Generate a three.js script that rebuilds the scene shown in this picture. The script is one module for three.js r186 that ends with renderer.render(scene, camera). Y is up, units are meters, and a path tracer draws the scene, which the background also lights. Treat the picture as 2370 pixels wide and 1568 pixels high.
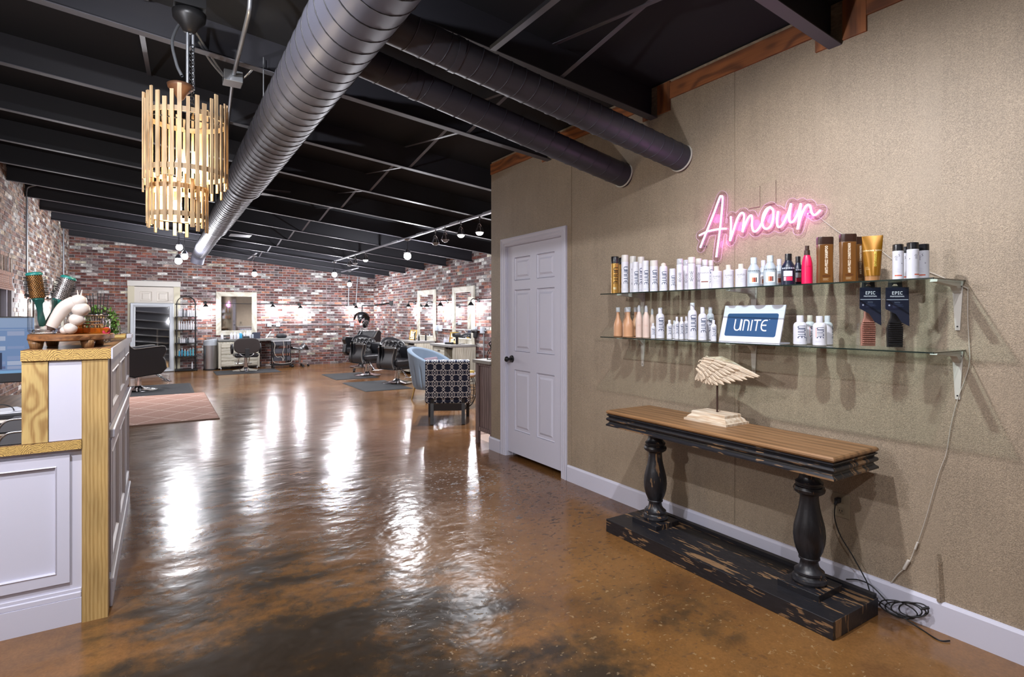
import * as THREE from 'three';
import { RoundedBoxGeometry } from 'three/addons/geometries/RoundedBoxGeometry.js';
import { mergeGeometries, toCreasedNormals } from 'three/addons/utils/BufferGeometryUtils.js';
import { RectAreaLightUniformsLib } from 'three/addons/lights/RectAreaLightUniformsLib.js';
RectAreaLightUniformsLib.init();

// ------------------------------------------------------------ camera, light, exposure
const scene = new THREE.Scene();
scene.background = new THREE.Color(0x05060a);
const FPX = 1288, HOR = 731, CX = 1185, EYE = 1.37, YAW = Math.atan2(1185 - 370, FPX);
const camera = new THREE.PerspectiveCamera(2 * Math.atan(784 / FPX) * 180 / Math.PI, 2370 / 1568, 0.05, 60);
camera.position.set(0, EYE, 0);
camera.rotation.y = -YAW;
camera.setViewOffset(2370, 1568, 0, 784 - HOR, 2370, 1568);
const renderer = new THREE.WebGLRenderer();
renderer.toneMapping = THREE.LinearToneMapping;
renderer.toneMappingExposure = 1.0;
renderer.shadowMap.enabled = true;
// lamp strengths (candela); each lamp's own light is set in that lamp's builder
const LAMP = { spot: 18, pendant: 7.5, sconce: 3.2, chandelier: 0.8, head: 13, neon: 0.022, front: 34, desk: 12 };  // front and desk belong to added fill lamps out of view
const COOL = new THREE.Color(0.975, 0.985, 1.045), WARM = new THREE.Color(1.0, 0.82, 0.54);

// ------------------------------------------------------------ photo pixels to places in the room
const YC = Math.cos(YAW), YS = Math.sin(YAW);
function ray(u, v) { const a = (u - CX) / FPX, b = -(v - HOR) / FPX; return [a * YC + YS, b, -(YC - a * YS)]; }
function hit(u, v, axis, val) { const d = ray(u, v), o = [0, EYE, 0], t = (val - o[axis]) / d[axis]; return new THREE.Vector3(o[0] + t * d[0], o[1] + t * d[1], o[2] + t * d[2]); }
const onX = (u, v, x) => hit(u, v, 0, x), onY = (u, v, y) => hit(u, v, 1, y), onZ = (u, v, z) => hit(u, v, 2, z);
const depthOf = (x, z) => x * YS - z * YC;
function proj(x, y, z) { const zc = depthOf(x, z), xc = x * YC + z * YS; return [CX + FPX * xc / zc, HOR - FPX * (y - EYE) / zc, zc]; }

// ------------------------------------------------------------ random and noise
function rng(seed) { let a = seed >>> 0; return () => { a |= 0; a = a + 0x6D2B79F5 | 0; let t = Math.imul(a ^ a >>> 15, 1 | a); t = t + Math.imul(t ^ t >>> 7, 61 | t) ^ t; return ((t ^ t >>> 14) >>> 0) / 4294967296; }; }
const rand = rng(7);
const R = (a, b, f = rand) => a + (b - a) * f();
const HASH = new Float32Array(65536); { const f = rng(99); for (let i = 0; i < 65536; i++) HASH[i] = f(); }
function vnoise(x, y) {                       // smooth value noise, 0..1
  const xi = Math.floor(x), yi = Math.floor(y); let fx = x - xi, fy = y - yi;
  fx = fx * fx * (3 - 2 * fx); fy = fy * fy * (3 - 2 * fy);
  const h = (i, j) => HASH[(Math.imul(i, 7919) ^ Math.imul(j, 10007)) & 65535];
  const a = h(xi, yi), b = h(xi + 1, yi), c = h(xi, yi + 1), d = h(xi + 1, yi + 1);
  return a + (b - a) * fx + (c - a) * fy + (a - b - c + d) * fx * fy;
}
function fbm(x, y, o = 4) { let s = 0, a = 0.5, n = 0; for (let i = 0; i < o; i++) { s += a * vnoise(x, y); n += a; a *= 0.5; x = x * 2.03 + 17.3; y = y * 2.03 + 9.1; } return s / n; }
const clamp = (x, a = 0, b = 1) => x < a ? a : x > b ? b : x;
const sstep = (a, b, x) => { const t = clamp((x - a) / (b - a)); return t * t * (3 - 2 * t); };
const lerp = (a, b, t) => a + (b - a) * t;
const mix3 = (a, b, t) => [lerp(a[0], b[0], t), lerp(a[1], b[1], t), lerp(a[2], b[2], t)];

// ------------------------------------------------------------ textures
function dataTex(w, h, f, { srgb = true, rx = 1, ry = 1 } = {}) {      // f(i/w, j/h) -> [r,g,b] 0..255 or one number
  const d = new Uint8Array(w * h * 4);
  for (let j = 0; j < h; j++) for (let i = 0; i < w; i++) {
    const c = f((i + .5) / w, (j + .5) / h), k = (j * w + i) * 4;
    if (typeof c === 'number') d[k] = d[k + 1] = d[k + 2] = clamp(c, 0, 255); else { d[k] = clamp(c[0], 0, 255); d[k + 1] = clamp(c[1], 0, 255); d[k + 2] = clamp(c[2], 0, 255); }
    d[k + 3] = 255;
  }
  const t = new THREE.DataTexture(d, w, h, THREE.RGBAFormat);
  t.wrapS = t.wrapT = THREE.RepeatWrapping; t.magFilter = THREE.LinearFilter; t.minFilter = THREE.LinearMipmapLinearFilter; t.generateMipmaps = true;
  if (srgb) t.colorSpace = THREE.SRGBColorSpace; t.repeat.set(rx, ry); t.needsUpdate = true; return t;
}
function canvasTex(w, h, draw, srgb = true) {
  const c = document.createElement('canvas'); c.width = w; c.height = h; const g = c.getContext('2d'); draw(g, w, h);
  const t = new THREE.CanvasTexture(c); if (srgb) t.colorSpace = THREE.SRGBColorSpace; t.wrapS = t.wrapT = THREE.RepeatWrapping; return t;
}
function tnoise(u, v, fx, fy, o = 4) {         // u,v in 0..1, repeats at 1
  const a = fbm(u * fx, v * fy, o), b = fbm((u - 1) * fx, v * fy, o), c = fbm(u * fx, (v - 1) * fy, o), d = fbm((u - 1) * fx, (v - 1) * fy, o);
  const p = sstep(.7, 1, u), q = sstep(.7, 1, v);
  return lerp(lerp(a, b, p), lerp(c, d, p), q);
}

// ------------------------------------------------------------ materials
const mat = (color, roughness = .6, metalness = 0, o = {}) => new THREE.MeshStandardMaterial({ color, roughness, metalness, ...o });
const phys = (color, roughness = .6, metalness = 0, o = {}) => new THREE.MeshPhysicalMaterial({ color, roughness, metalness, ...o });
const lin = (r, g, b) => new THREE.Color().setRGB(r, g, b);

// ------------------------------------------------------------ geometry helpers
const moved = (g, x = 0, y = 0, z = 0, rx = 0, ry = 0, rz = 0) => { if (rx || ry || rz) g.applyMatrix4(new THREE.Matrix4().makeRotationFromEuler(new THREE.Euler(rx, ry, rz, 'YXZ'))); g.translate(x, y, z); return g; };
const box = (w, h, d, x = 0, y = 0, z = 0, rx = 0, ry = 0, rz = 0) => moved(new THREE.BoxGeometry(w, h, d), x, y, z, rx, ry, rz);
const span = (x0, x1, y0, y1, z0, z1) => box(Math.abs(x1 - x0), Math.abs(y1 - y0), Math.abs(z1 - z0), (x0 + x1) / 2, (y0 + y1) / 2, (z0 + z1) / 2);
const rbox = (w, h, d, r = .01, x = 0, y = 0, z = 0, rx = 0, ry = 0, rz = 0, s = 3) => moved(new RoundedBoxGeometry(w, h, d, s, Math.min(r, w / 2 - 1e-4, h / 2 - 1e-4, d / 2 - 1e-4)), x, y, z, rx, ry, rz);
const cyl = (r0, r1, h, x = 0, y = 0, z = 0, seg = 20, rx = 0, ry = 0, rz = 0, open = false) => moved(new THREE.CylinderGeometry(r0, r1, h, seg, 1, open), x, y, z, rx, ry, rz);
const ball = (r, x = 0, y = 0, z = 0, sx = 1, sy = 1, sz = 1, seg = 18) => { const g = new THREE.SphereGeometry(r, seg, Math.max(8, seg * .7 | 0)); g.scale(sx, sy, sz); g.translate(x, y, z); return g; };
const torus = (r, t, x = 0, y = 0, z = 0, rx = 0, ry = 0, rz = 0, a = 8, b = 28, arc = Math.PI * 2) => moved(new THREE.TorusGeometry(r, t, a, b, arc), x, y, z, rx, ry, rz);
const lathe = (pts, x = 0, y = 0, z = 0, seg = 28) => moved(new THREE.LatheGeometry(pts.map((p) => new THREE.Vector2(p[0], p[1])), seg), x, y, z);
const P3 = (a) => a.isVector3 ? a : new THREE.Vector3(...a);
function rod(a, b, r, seg = 10, r2 = r) {     // round bar from a to b
  a = P3(a); b = P3(b); const d = b.clone().sub(a), g = new THREE.CylinderGeometry(r2, r, d.length(), seg);
  g.applyQuaternion(new THREE.Quaternion().setFromUnitVectors(new THREE.Vector3(0, 1, 0), d.clone().normalize())); g.translate((a.x + b.x) / 2, (a.y + b.y) / 2, (a.z + b.z) / 2); return g;
}
function bar(a, b, w, h) {                    // rectangular bar from a to b
  a = P3(a); b = P3(b); const d = b.clone().sub(a), g = new THREE.BoxGeometry(w, h, d.length());
  const m = new THREE.Matrix4().lookAt(a, b, new THREE.Vector3(0, 1, 0.001)); g.applyMatrix4(m); g.translate((a.x + b.x) / 2, (a.y + b.y) / 2, (a.z + b.z) / 2); return g;
}
const tube = (pts, r, seg = 40, rs = 8, closed = false, tension = .5) => new THREE.TubeGeometry(new THREE.CatmullRomCurve3(pts.map(P3), closed, 'catmullrom', tension), seg, r, rs, closed);
function loft(rings, closeU = true, cap0 = false, cap1 = false) {   // rings: arrays of equal length of [x,y,z]
  const n = rings[0].length, p = [], idx = [], uv = [];
  rings.forEach((r, i) => r.forEach((q, j) => { p.push(...q); uv.push(j / n, i / (rings.length - 1)); }));
  const m = closeU ? n : n - 1;
  for (let i = 0; i < rings.length - 1; i++) for (let j = 0; j < m; j++) { const a = i * n + j, b = i * n + (j + 1) % n, c = a + n, d = b + n; idx.push(a, b, d, a, d, c); }
  const cap = (k, flip) => { const r = rings[k], c = r.reduce((s, q) => [s[0] + q[0] / n, s[1] + q[1] / n, s[2] + q[2] / n], [0, 0, 0]); const b = p.length / 3; p.push(...c); uv.push(.5, .5);
    r.forEach((q) => { p.push(...q); uv.push(.5, .5); }); for (let j = 0; j < n; j++) { const x = b + 1 + j, y = b + 1 + (j + 1) % n; flip ? idx.push(b, y, x) : idx.push(b, x, y); } };
  if (cap0) cap(0, true); if (cap1) cap(rings.length - 1, false);
  const g = new THREE.BufferGeometry(); g.setAttribute('position', new THREE.Float32BufferAttribute(p, 3)); g.setAttribute('uv', new THREE.Float32BufferAttribute(uv, 2)); g.setIndex(idx); g.computeVertexNormals(); return g;
}
const creased = (g, a = .6) => toCreasedNormals(g, a);
function slab(w, d, prof) {                   // moulded slab with mitred corners; prof: [inset, y] from bottom to top
  const rings = prof.map(([i, y]) => { const a = w / 2 - i, b = d / 2 - i; return [[-a, y, b], [a, y, b], [a, y, -b], [-a, y, -b]]; });
  return creased(loft(rings, true, true, true), .3);
}
function frame(w, h, prof) {                  // picture-frame moulding in the xy plane facing +z; prof: [inset, z] around the section
  const rings = prof.map(([i, z]) => { const a = w / 2 - i, b = h / 2 - i; return [[-a, -b, z], [a, -b, z], [a, b, z], [-a, b, z]]; }); rings.push(rings[0]);
  return creased(loft(rings, true), .3);
}
const extrude = (pts, depth, bevel = 0, x = 0, y = 0, z = 0, rx = 0, ry = 0, rz = 0, holes = []) => {
  const s = new THREE.Shape(pts.map((p) => new THREE.Vector2(p[0], p[1]))); for (const h of holes) s.holes.push(new THREE.Path(h.map((p) => new THREE.Vector2(p[0], p[1]))));
  return moved(new THREE.ExtrudeGeometry(s, { depth, bevelEnabled: bevel > 0, bevelSize: bevel, bevelThickness: bevel, bevelSegments: 2, curveSegments: 10 }), x, y, z, rx, ry, rz);
};
function merge(gs) {
  gs = (Array.isArray(gs) ? gs : [gs]).flat(3).map((g) => { let q = g.index ? g.toNonIndexed() : g; for (const k of Object.keys(q.attributes)) if (!['position', 'normal', 'uv', 'color'].includes(k)) q.deleteAttribute(k); return q; });
  return gs.length === 1 ? gs[0] : mergeGeometries(gs, false);
}
function metricUV(g, s = 1, swap = false, off = [0, 0]) {       // uv in metres from the face's main direction; swap 'x' | 'y' | 'z' = the axis the grain follows
  if (g.index) g = g.toNonIndexed(); const p = g.attributes.position, n = p.count, uv = new Float32Array(n * 2), a = new THREE.Vector3(), b = new THREE.Vector3(), c = new THREE.Vector3();
  for (let i = 0; i < n; i += 3) {
    a.fromBufferAttribute(p, i); b.fromBufferAttribute(p, i + 1); c.fromBufferAttribute(p, i + 2);
    const nn = b.clone().sub(a).cross(c.clone().sub(a)), ax = Math.abs(nn.x), ay = Math.abs(nn.y), az = Math.abs(nn.z);
    [a, b, c].forEach((v, k) => { const N = ax >= ay && ax >= az ? 'zy' : ay >= az ? 'xz' : 'xy'; let q = [v[N[0]], v[N[1]]]; if (swap === N[0] || swap === true) q = [q[1], q[0]]; uv[(i + k) * 2] = q[0] * s + off[0]; uv[(i + k) * 2 + 1] = q[1] * s + off[1]; });
  }
  g.setAttribute('uv', new THREE.BufferAttribute(uv, 2)); return g;
}
// ------------------------------------------------------------ objects
const taken = {};
function numbered(name) { const n = taken[name] = (taken[name] ?? -1) + 1; return n ? name + '_' + String(n).padStart(3, '0') : name; }
const nth = (i) => ['first', 'second', 'third', 'fourth', 'fifth', 'sixth', 'seventh', 'eighth', 'ninth', 'tenth', 'eleventh', 'twelfth'][i];
function part(parent, name, geos, m, label) { const o = new THREE.Mesh(merge(geos), m); o.name = name; if (label) o.userData.label = label; parent.add(o); return o; }
function thing(name, label, category, pos = [0, 0, 0], turn = 0, group) {
  const o = new THREE.Group(); o.name = numbered(name); scene.add(o); o.position.set(...(pos.isVector3 ? pos.toArray() : pos)); o.rotation.y = turn; o.userData = { label, category }; if (group) o.userData.group = group; return o;
}
function solo(name, label, category, geos, m, pos = [0, 0, 0], turn = 0, group) {
  const o = new THREE.Mesh(merge(geos), m); o.name = numbered(name); scene.add(o); o.position.set(...(pos.isVector3 ? pos.toArray() : pos)); o.rotation.y = turn; o.userData = { label, category }; if (group) o.userData.group = group; return o;
}
function structGroup(name) { const o = new THREE.Group(); o.name = name; o.userData.kind = 'structure'; scene.add(o); return o; }
function struct(name, geos, m) { const o = new THREE.Mesh(merge(geos), m); o.name = name; o.userData.kind = 'structure'; scene.add(o); return o; }
function copyOf(o, pos, turn, label, group) { const c = o.clone(); c.name = numbered(o.name.replace(/_\d{3}$/, '')); c.userData = { ...o.userData }; if (label) c.userData.label = label; if (group) c.userData.group = group; scene.add(c); c.position.set(...(pos.isVector3 ? pos.toArray() : pos)); c.rotation.y = turn; return c; }
function lampAt(x, y, z, color, cd, radius = 1, parent) { const l = new THREE.PointLight(color, cd, 0, 2); l.position.set(x, y, z); l.castShadow = true; l.shadow.radius = radius; (parent || scene).add(l); return l; }
function spotAt(x, y, z, tx, ty, tz, color, cd, ang, pen, parent) { const l = new THREE.SpotLight(color, cd, 0, ang, pen, 2); l.position.set(x, y, z); l.target.position.set(tx, ty, tz); l.castShadow = true; l.shadow.radius = 1.5; parent.add(l); parent.add(l.target); l.target.name = 'aim_point'; return l; }
function glow(color, k) { return new THREE.MeshStandardMaterial({ color: 0x111111, emissive: color, emissiveIntensity: k, roughness: .4 }); }

// ============================================================ SETTING
const LX = -1.757, RX = 5.38, FZ = -16.2, TX = 2.87, TZ = -4.93, BZ = 2.7;      // left, salon right, far, tan wall plane, its far end, front wall
const joistY = (x) => 3.018 - .104 * x;
const joistZ = []; for (let k = -4; k <= 12; k++) joistZ.push(-1.52 - 1.215 * k);

// ---- materials
const M = {
  white: mat(lin(.585, .58, .68), .45), whiteGloss: mat(lin(.60, .60, .69), .32), black: mat(lin(.012, .012, .014), .55), blackGloss: mat(lin(.01, .01, .012), .25), blackMetal: mat(lin(.014, .014, .015), .4, .3),
  deck: mat(lin(.013, .014, .019), .85), joist: mat(lin(.021, .021, .028), .55), flangeLit: mat(lin(.085, .085, .105), .5), strap: mat(lin(.13, .13, .155), .5, .2),  // flange tone is the joist paint lightened for light bounced from below
  chrome: mat(lin(.72, .72, .74), .12, 1), steel: mat(lin(.5, .5, .52), .3, 1), galv: mat(lin(.36, .38, .41), .4, .8), greyBox: mat(lin(.38, .41, .45), .5, .2),
  leather: phys(lin(.012, .012, .015), .34, 0, { clearcoat: .25, clearcoatRoughness: .3 }), piping: mat(lin(.16, .14, .12), .5), cream: mat(lin(.62, .58, .44), .6), glass: phys(0xffffff, .02, 0, { transmission: 1, thickness: 0, ior: 1.45 }),
  mirror: mat(lin(.9, .9, .91), .03, 1), gold: mat(lin(.62, .42, .16), .35, 1), dkBrown: mat(lin(.018, .01, .008), .5), rubber: mat(lin(.012, .0125, .015), .8), cable: mat(lin(.008, .008, .009), .45), cord: mat(lin(.5, .46, .4), .5),
};
const woodTex = (a, b, { w = 512, h = 512, rings = 9, warp = 1.6, fine = .25, seed = 0, knots = 0 } = {}) => dataTex(w, h, (u, v) => {      // grain runs along v
  const wv = tnoise(u, v, 3, 1.2, 4) * warp + seed; let t = Math.sin((u * rings + wv * 2.2) * 6.283) * .5 + .5; t = Math.pow(t, 1.6);
  const f = tnoise(u, v, 90, 5, 2); t = clamp(t * .75 + (f - .5) * fine * 2);
  if (knots) { const du = (u - .37) * 3, dv = (v - .4) * 1.4, d = Math.sqrt(du * du + dv * dv); t = lerp(t, .5 + .5 * Math.sin(d * 60), sstep(.35, .05, d) * knots); }
  const c = mix3(a, b, t), k = .9 + .2 * tnoise(u, v, 4, 2, 3); return [c[0] * k, c[1] * k, c[2] * k];
});
const T = {};
T.pine = woodTex([190, 162, 104], [146, 110, 62], { rings: 6, warp: 1.9, fine: .3, knots: .6 });
T.pineStraight = woodTex([184, 154, 100], [158, 126, 74], { rings: 22, warp: .3, fine: .5, seed: 3 });
T.endgrain = dataTex(512, 128, (u, v) => { const cxs = Math.floor(u * 7), cu = u * 7 - cxs - .5, sgn = cxs % 2 ? 1 : -1; const hc = HASH[(cxs * 71 + 5) & 65535], d = Math.hypot(cu * 1.2 + (hc - .5) * .9, (v - .5 - sgn * (.7 + hc * .8)) * .8); let t = Math.pow(Math.sin(d * (34 + hc * 20) + tnoise(u, v, 14, 5, 3) * 7) * .5 + .5, 3); t = clamp(t + (tnoise(u, v, 60, 14, 2) - .5) * .5); const c = mix3([205, 170, 98], [105, 78, 42], t); return c; });
T.oldPine = woodTex([146, 108, 72], [108, 78, 49], { rings: 17, warp: .5, fine: .75, seed: 8 });
T.nailer = woodTex([160, 98, 56], [96, 58, 38], { rings: 8, warp: 1.4, fine: .3, seed: 5 });
T.slat = woodTex([172, 148, 114], [128, 104, 76], { rings: 4, warp: .8, fine: .4, seed: 2, w: 128 });
T.greyWood = woodTex([132, 112, 108], [84, 66, 64], { rings: 14, warp: .5, fine: .6, seed: 6 });
T.whiteWash = woodTex([196, 192, 178], [166, 158, 140], { rings: 10, warp: .7, fine: .5, seed: 9, h: 256, w: 256 });
const rubbed = (lo) => dataTex(1024, 1024, (u, v) => {            // black paint rubbed through to pine, scrapes along v
  const s = tnoise(u, v, 44, 6, 4), p = tnoise(u, v, 7, 3.5, 3), f = tnoise(u, v, 220, 26, 2);
  const rub = sstep(lo, lo + .03, s * .52 + p * .48 + (f - .5) * .34), base = [22 + f * 14, 22 + f * 13, 26 + f * 14];
  return mix3(base, [168 - 50 * f, 132 - 44 * f, 94 - 34 * f], rub * .9);
}); T.distress = rubbed(.60); T.distressLight = rubbed(.655);
const grainBump = dataTex(256, 256, (u, v) => 255 * tnoise(u, v, 60, 60, 2), { srgb: false });
const W = {
  pine: mat(0xffffff, .55, 0, { map: T.pine }), pineS: mat(0xffffff, .55, 0, { map: T.pineStraight }), end: mat(0xffffff, .6, 0, { map: T.endgrain }), oldPine: mat(0xffffff, .42, 0, { map: T.oldPine }),
  nailer: mat(0xffffff, .6, 0, { map: T.nailer }), slat: mat(0xffffff, .7, 0, { map: T.slat }), grey: mat(0xffffff, .55, 0, { map: T.greyWood }), wash: mat(0xffffff, .55, 0, { map: T.whiteWash }), distress: mat(0xffffff, .42, 0, { map: T.distress, bumpMap: grainBump, bumpScale: .0006 }), distressLight: mat(0xffffff, .40, 0, { map: T.distressLight, bumpMap: grainBump, bumpScale: .0006 }),
};

// ---- floor: stained concrete under a clear sealer
function floorAt(x, z) {
  const big = fbm(x * .7 + 4, z * .7 + 9, 4), mid = fbm(x * 3.1 + 30, z * 3.1, 5), warpX = fbm(x * 1.3, z * 1.3 + 50, 3), fine = fbm(x * 30, z * 30, 3), grit = vnoise(x * 330, z * 330), grit2 = vnoise(x * 140 + 9, z * 140);
  let c = mix3([154, 108, 60], [132, 88, 48], sstep(.35, .68, big)); c = mix3(c, [164, 114, 64], sstep(.45, .85, mid) * .5); c = mix3(c, [112, 74, 46], sstep(.56, .22, mid) * .4);
  // dark dye: heavy to the right of the desk, dragged along the room's width
  const g2 = (a, b, p, q) => Math.exp(-((x - a) ** 2 / p + (z - b) ** 2 / q));
  const reg = g2(.35, -2.35, .55, .9) * 1.0 + g2(.95, -2.2, .4, .5) * .62 + g2(.25, -4.6, .30, 2.4) * .62 + g2(1.25, -1.35, .35, .25) * .55 + g2(.8, -6.2, .5, 1.2) * .35 + g2(2.1, -1.75, .12, .18) * .35;
  const drag = fbm(x * 2.3 + warpX * 1.9, z * 4.8 + warpX * 1.6, 5), blot = fbm(x * 7 + 70, z * 8, 5);
  const smear = fbm(x * 5.5 + warpX * 3 + 20, z * 12 + warpX * 3, 5), dark = sstep(.40, .74, drag * .34 + smear * .22 + blot * .26 + reg * .24 + (fine - .5) * .22) * clamp(reg * 1.7);
  c = mix3(c, [50, 44, 38], dark * .88);
  // worn sealer: thin pale outlines of old adhesive, flecks of cement, dark pits
  const area = clamp(g2(1.55, -2.5, .45, 1.5) + .5 * g2(2.2, -1.1, .4, 1.2) + .3 * g2(1.5, -1.2, .5, .6)), fl = fbm(x * 5.5 + 5, z * 8 + 60, 5), ms = fbm(x * 7 + 40, z * 9, 4);
  const chip = Math.max((1 - sstep(.001, .005, Math.abs(fl - .58))) * sstep(.57, .64, ms), sstep(.80, .82, fbm(x * 46, z * 60 + 2, 3) + area * .02)) * sstep(.15, .6, area); c = mix3(c, [196, 166, 122], chip * .62);
  const pitA = clamp(g2(2.35, -3.9, .2, .8) + .3 * g2(1.9, -2.1, .9, 2)), pit = sstep(.73, .76, fbm(x * 40, z * 56 + 8, 3) + pitA * .07 - .01) * sstep(.1, .5, pitA); c = mix3(c, [66, 52, 48], pit * .8);
  const k = .75 + fine * .10 + (grit - .5) * .08 + (grit2 - .5) * .08;
  const wave = fbm(x * 2.9 + 3, z * 4.8, 3), wob = fbm(x * 11, z * 15, 3), rough = clamp(g2(1.3, -3.9, .35, 1.2) + g2(1.45, -2.5, .3, .9) * .7);
  return { c: [c[0] * k, c[1] * k, c[2] * k], h: wave * .5 + wob * (.09 + .34 * rough) + fine * .06 - chip * .04 - pit * .07, r: .20 + .09 * (mid - .5) + .06 * (fine - .5) + chip * .2 + pit * .25 };
}
function floorSet(x0, x1, z0, z1, w, h) {
  const col = new Uint8Array(w * h * 4), bm = new Uint8Array(w * h * 4), ro = new Uint8Array(w * h * 4);
  for (let j = 0; j < h; j++) for (let i = 0; i < w; i++) {
    const q = floorAt(lerp(x0, x1, (i + .5) / w), lerp(z0, z1, (j + .5) / h)), k = (j * w + i) * 4;
    for (let e = 0; e < 3; e++) { col[k + e] = clamp(q.c[e], 0, 255); bm[k + e] = clamp(q.h * 255, 0, 255); ro[k + e] = clamp(q.r * 255, 0, 255); } col[k + 3] = bm[k + 3] = ro[k + 3] = 255;
  }
  const mk = (d, s) => { const t = new THREE.DataTexture(d, w, h, THREE.RGBAFormat); t.magFilter = THREE.LinearFilter; t.minFilter = THREE.LinearMipmapLinearFilter; t.generateMipmaps = true; if (s) t.colorSpace = THREE.SRGBColorSpace; t.needsUpdate = true; return t; };
  const m = mat(0xffffff, 1, 0, { map: mk(col, 1), bumpMap: mk(bm), bumpScale: .0085, roughnessMap: mk(ro) });
  const g = span(x0, x1, -.12, 0, z0, z1).toNonIndexed(), p = g.attributes.position, uv = g.attributes.uv; for (let i = 0; i < p.count; i++) uv.setXY(i, (p.getX(i) - x0) / (x1 - x0), (p.getZ(i) - z0) / (z1 - z0));
  return [g, m];
}
{ const fl = structGroup('floor'); for (const a of [[-1.9, 3.0, -5.6, -.4, 2048, 2048], [-1.9, 5.5, -16.35, -5.6, 1024, 1600], [-1.9, 3.0, -.4, 2.85, 512, 512]]) { const [g, m] = floorSet(...a); part(fl, 'floor_slab', g, m); }
  part(fl, 'floor_slab', span(3.0, 5.5, -.12, 0, -5.6, 2.85), mat(0x80552e, .4)); }

// ---- ceiling: black deck on steel joists that fall towards the right
const sloped = (g) => { const p = g.attributes.position; for (let i = 0; i < p.count; i++) p.setY(i, p.getY(i) + joistY(p.getX(i))); g.computeVertexNormals(); return g; };
const inTan = (z) => z > TZ + .05;
{ const c = structGroup('ceiling'); part(c, 'deck', sloped(span(LX - .15, RX + .15, .225, .30, FZ - .15, BZ + .15)), M.deck);
  for (const z of joistZ) if (z < BZ) { const x1 = inTan(z) ? TX + .06 : RX; part(c, 'joist', sloped(merge([span(LX, x1, .005, .225, z - .006, z + .002), span(LX, x1, .215, .225, z - .062, z)])), M.joist); part(c, 'joist_flange', sloped(span(LX, x1, .0, .005, z - .006, z + .058)), M.flangeLit); }  // underside strip coloured paler than the web, as if lit from below
  // cross bridging between the joists
  for (let i = 0; i < joistZ.length - 1; i++) { const za = joistZ[i], zb = joistZ[i + 1]; if (za > .5) continue;
    for (const bx of [2.0, -.09]) { if (bx < 0 && (za < -6.5 || za > -2)) continue; const ya = joistY(bx), x2 = bx + .06;
      part(c, 'bridging', bar([bx, ya + .01, za - .01], [bx + .02, ya + .205, zb + .02], .028, .004), M.strap);
      if (bx > 0) part(c, 'bridging', bar([x2, joistY(x2) + .205, za - .01], [x2, joistY(x2) + .01, zb + .02], .028, .004), M.strap); } } }

// ---- tan wall with its door
const tanTex = dataTex(1024, 1024, (u, v) => { const g = tnoise(u, v, 330, 300, 2), s = tnoise(u, v, 60, 3, 2), b = tnoise(u, v, 6, 4, 3); const k = .98 + (g - .5) * .42 + (s - .5) * .05 + (b - .5) * .08; return [152 * k, 136 * k, 116 * k]; }, {});
const tanBump = dataTex(1024, 1024, (u, v) => 255 * tnoise(u, v, 330, 300, 2), { srgb: false });
M.tan = mat(0xffffff, .55, 0, { map: tanTex, bumpMap: tanBump, bumpScale: .0012 });
const DZ0 = -4.655, DZ1 = -3.735, DH = 2.055;          // door opening
{ const w = structGroup('wall_right'), seg = [[TZ, DZ0, 0, 2.94], [DZ1, BZ + .12, 0, 2.94], [DZ0, DZ1, DH, 2.94]];
  part(w, 'wall_core', seg.map(([z0, z1, y0, y1]) => span(TX + .001, TX + .13, y0, y1, z0, z1)), M.tan);
  // wallpaper in drops about half a metre wide, each a hair proud of the next
  const seams = [TZ]; for (let z = -4.643; z < BZ; z += .514) seams.push(z); seams.push(BZ);
  for (let i = 0; i < seams.length - 1; i++) { const z0 = seams[i] + .0002, z1 = seams[i + 1] - .0002, t = .0015 + .0012 * (i % 3), gs = [], off = [rand(), rand()];
    const put = (a, b, y0, y1) => { if (b - a > .002) gs.push(metricUV(span(TX - t, TX + .001, y0, y1, a, b), 1 / .8, false, off)); };
    put(z0, Math.min(z1, DZ0), 0, 2.81); put(Math.max(z0, DZ1), z1, 0, 2.81); put(Math.max(z0, DZ0), Math.min(z1, DZ1), DH, 2.81); part(w, 'wallpaper_drop', gs, M.tan); }
  // framing boards along the top, notched round the joists
  const js = joistZ.filter((z) => z < BZ && z > TZ - .6);
  for (const z of js) { const near = Math.min(z + 1.215 - .05, BZ), a = z + .075; if (near - a > .1) part(w, 'top_plate', metricUV(span(TX - .012, TX + .05, 2.811, 2.918, Math.max(a, TZ), near), 1.6, 'z', [rand(), rand()]), W.nailer);
    if (z > TZ) { part(w, 'blocking', metricUV(span(TX - .014, TX + .05, 2.735, 2.93, z + .066, z + .175), 1.6, false, [rand(), rand()]), W.nailer); part(w, 'blocking', metricUV(span(TX - .014, TX + .05, 2.728, 2.80, z - .07, z - .012), 1.6, false, [rand(), rand()]), W.nailer); } }
  part(w, 'return_wall', span(TX + .13, RX + .12, 0, 2.94, TZ, TZ + .12), M.tan); part(w, 'corner_bead', span(TX, TX + .13, 0, 2.81, TZ - .004, TZ + .001), M.tan);
  // a wallpaper fold that has come loose at a seam above the skirting
  part(w, 'loose_fold', extrude([[0, .132], [.012, .132], [.004, .30], [0, .33]], .02, .002, TX - .001, 0, -1.045, 0, -Math.PI / 2 - .5, 0), M.tan);
}
{ const b = structGroup('baseboard_right'); for (const [z0, z1] of [[TZ - .02, -4.735], [-3.657, BZ]]) part(b, 'skirting_board', extrude([[0, 0], [-.016, 0], [-.016, .118], [-.010, .130], [0, .132]], z1 - z0, 0, TX - .003, 0, z0), M.white); }
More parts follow.
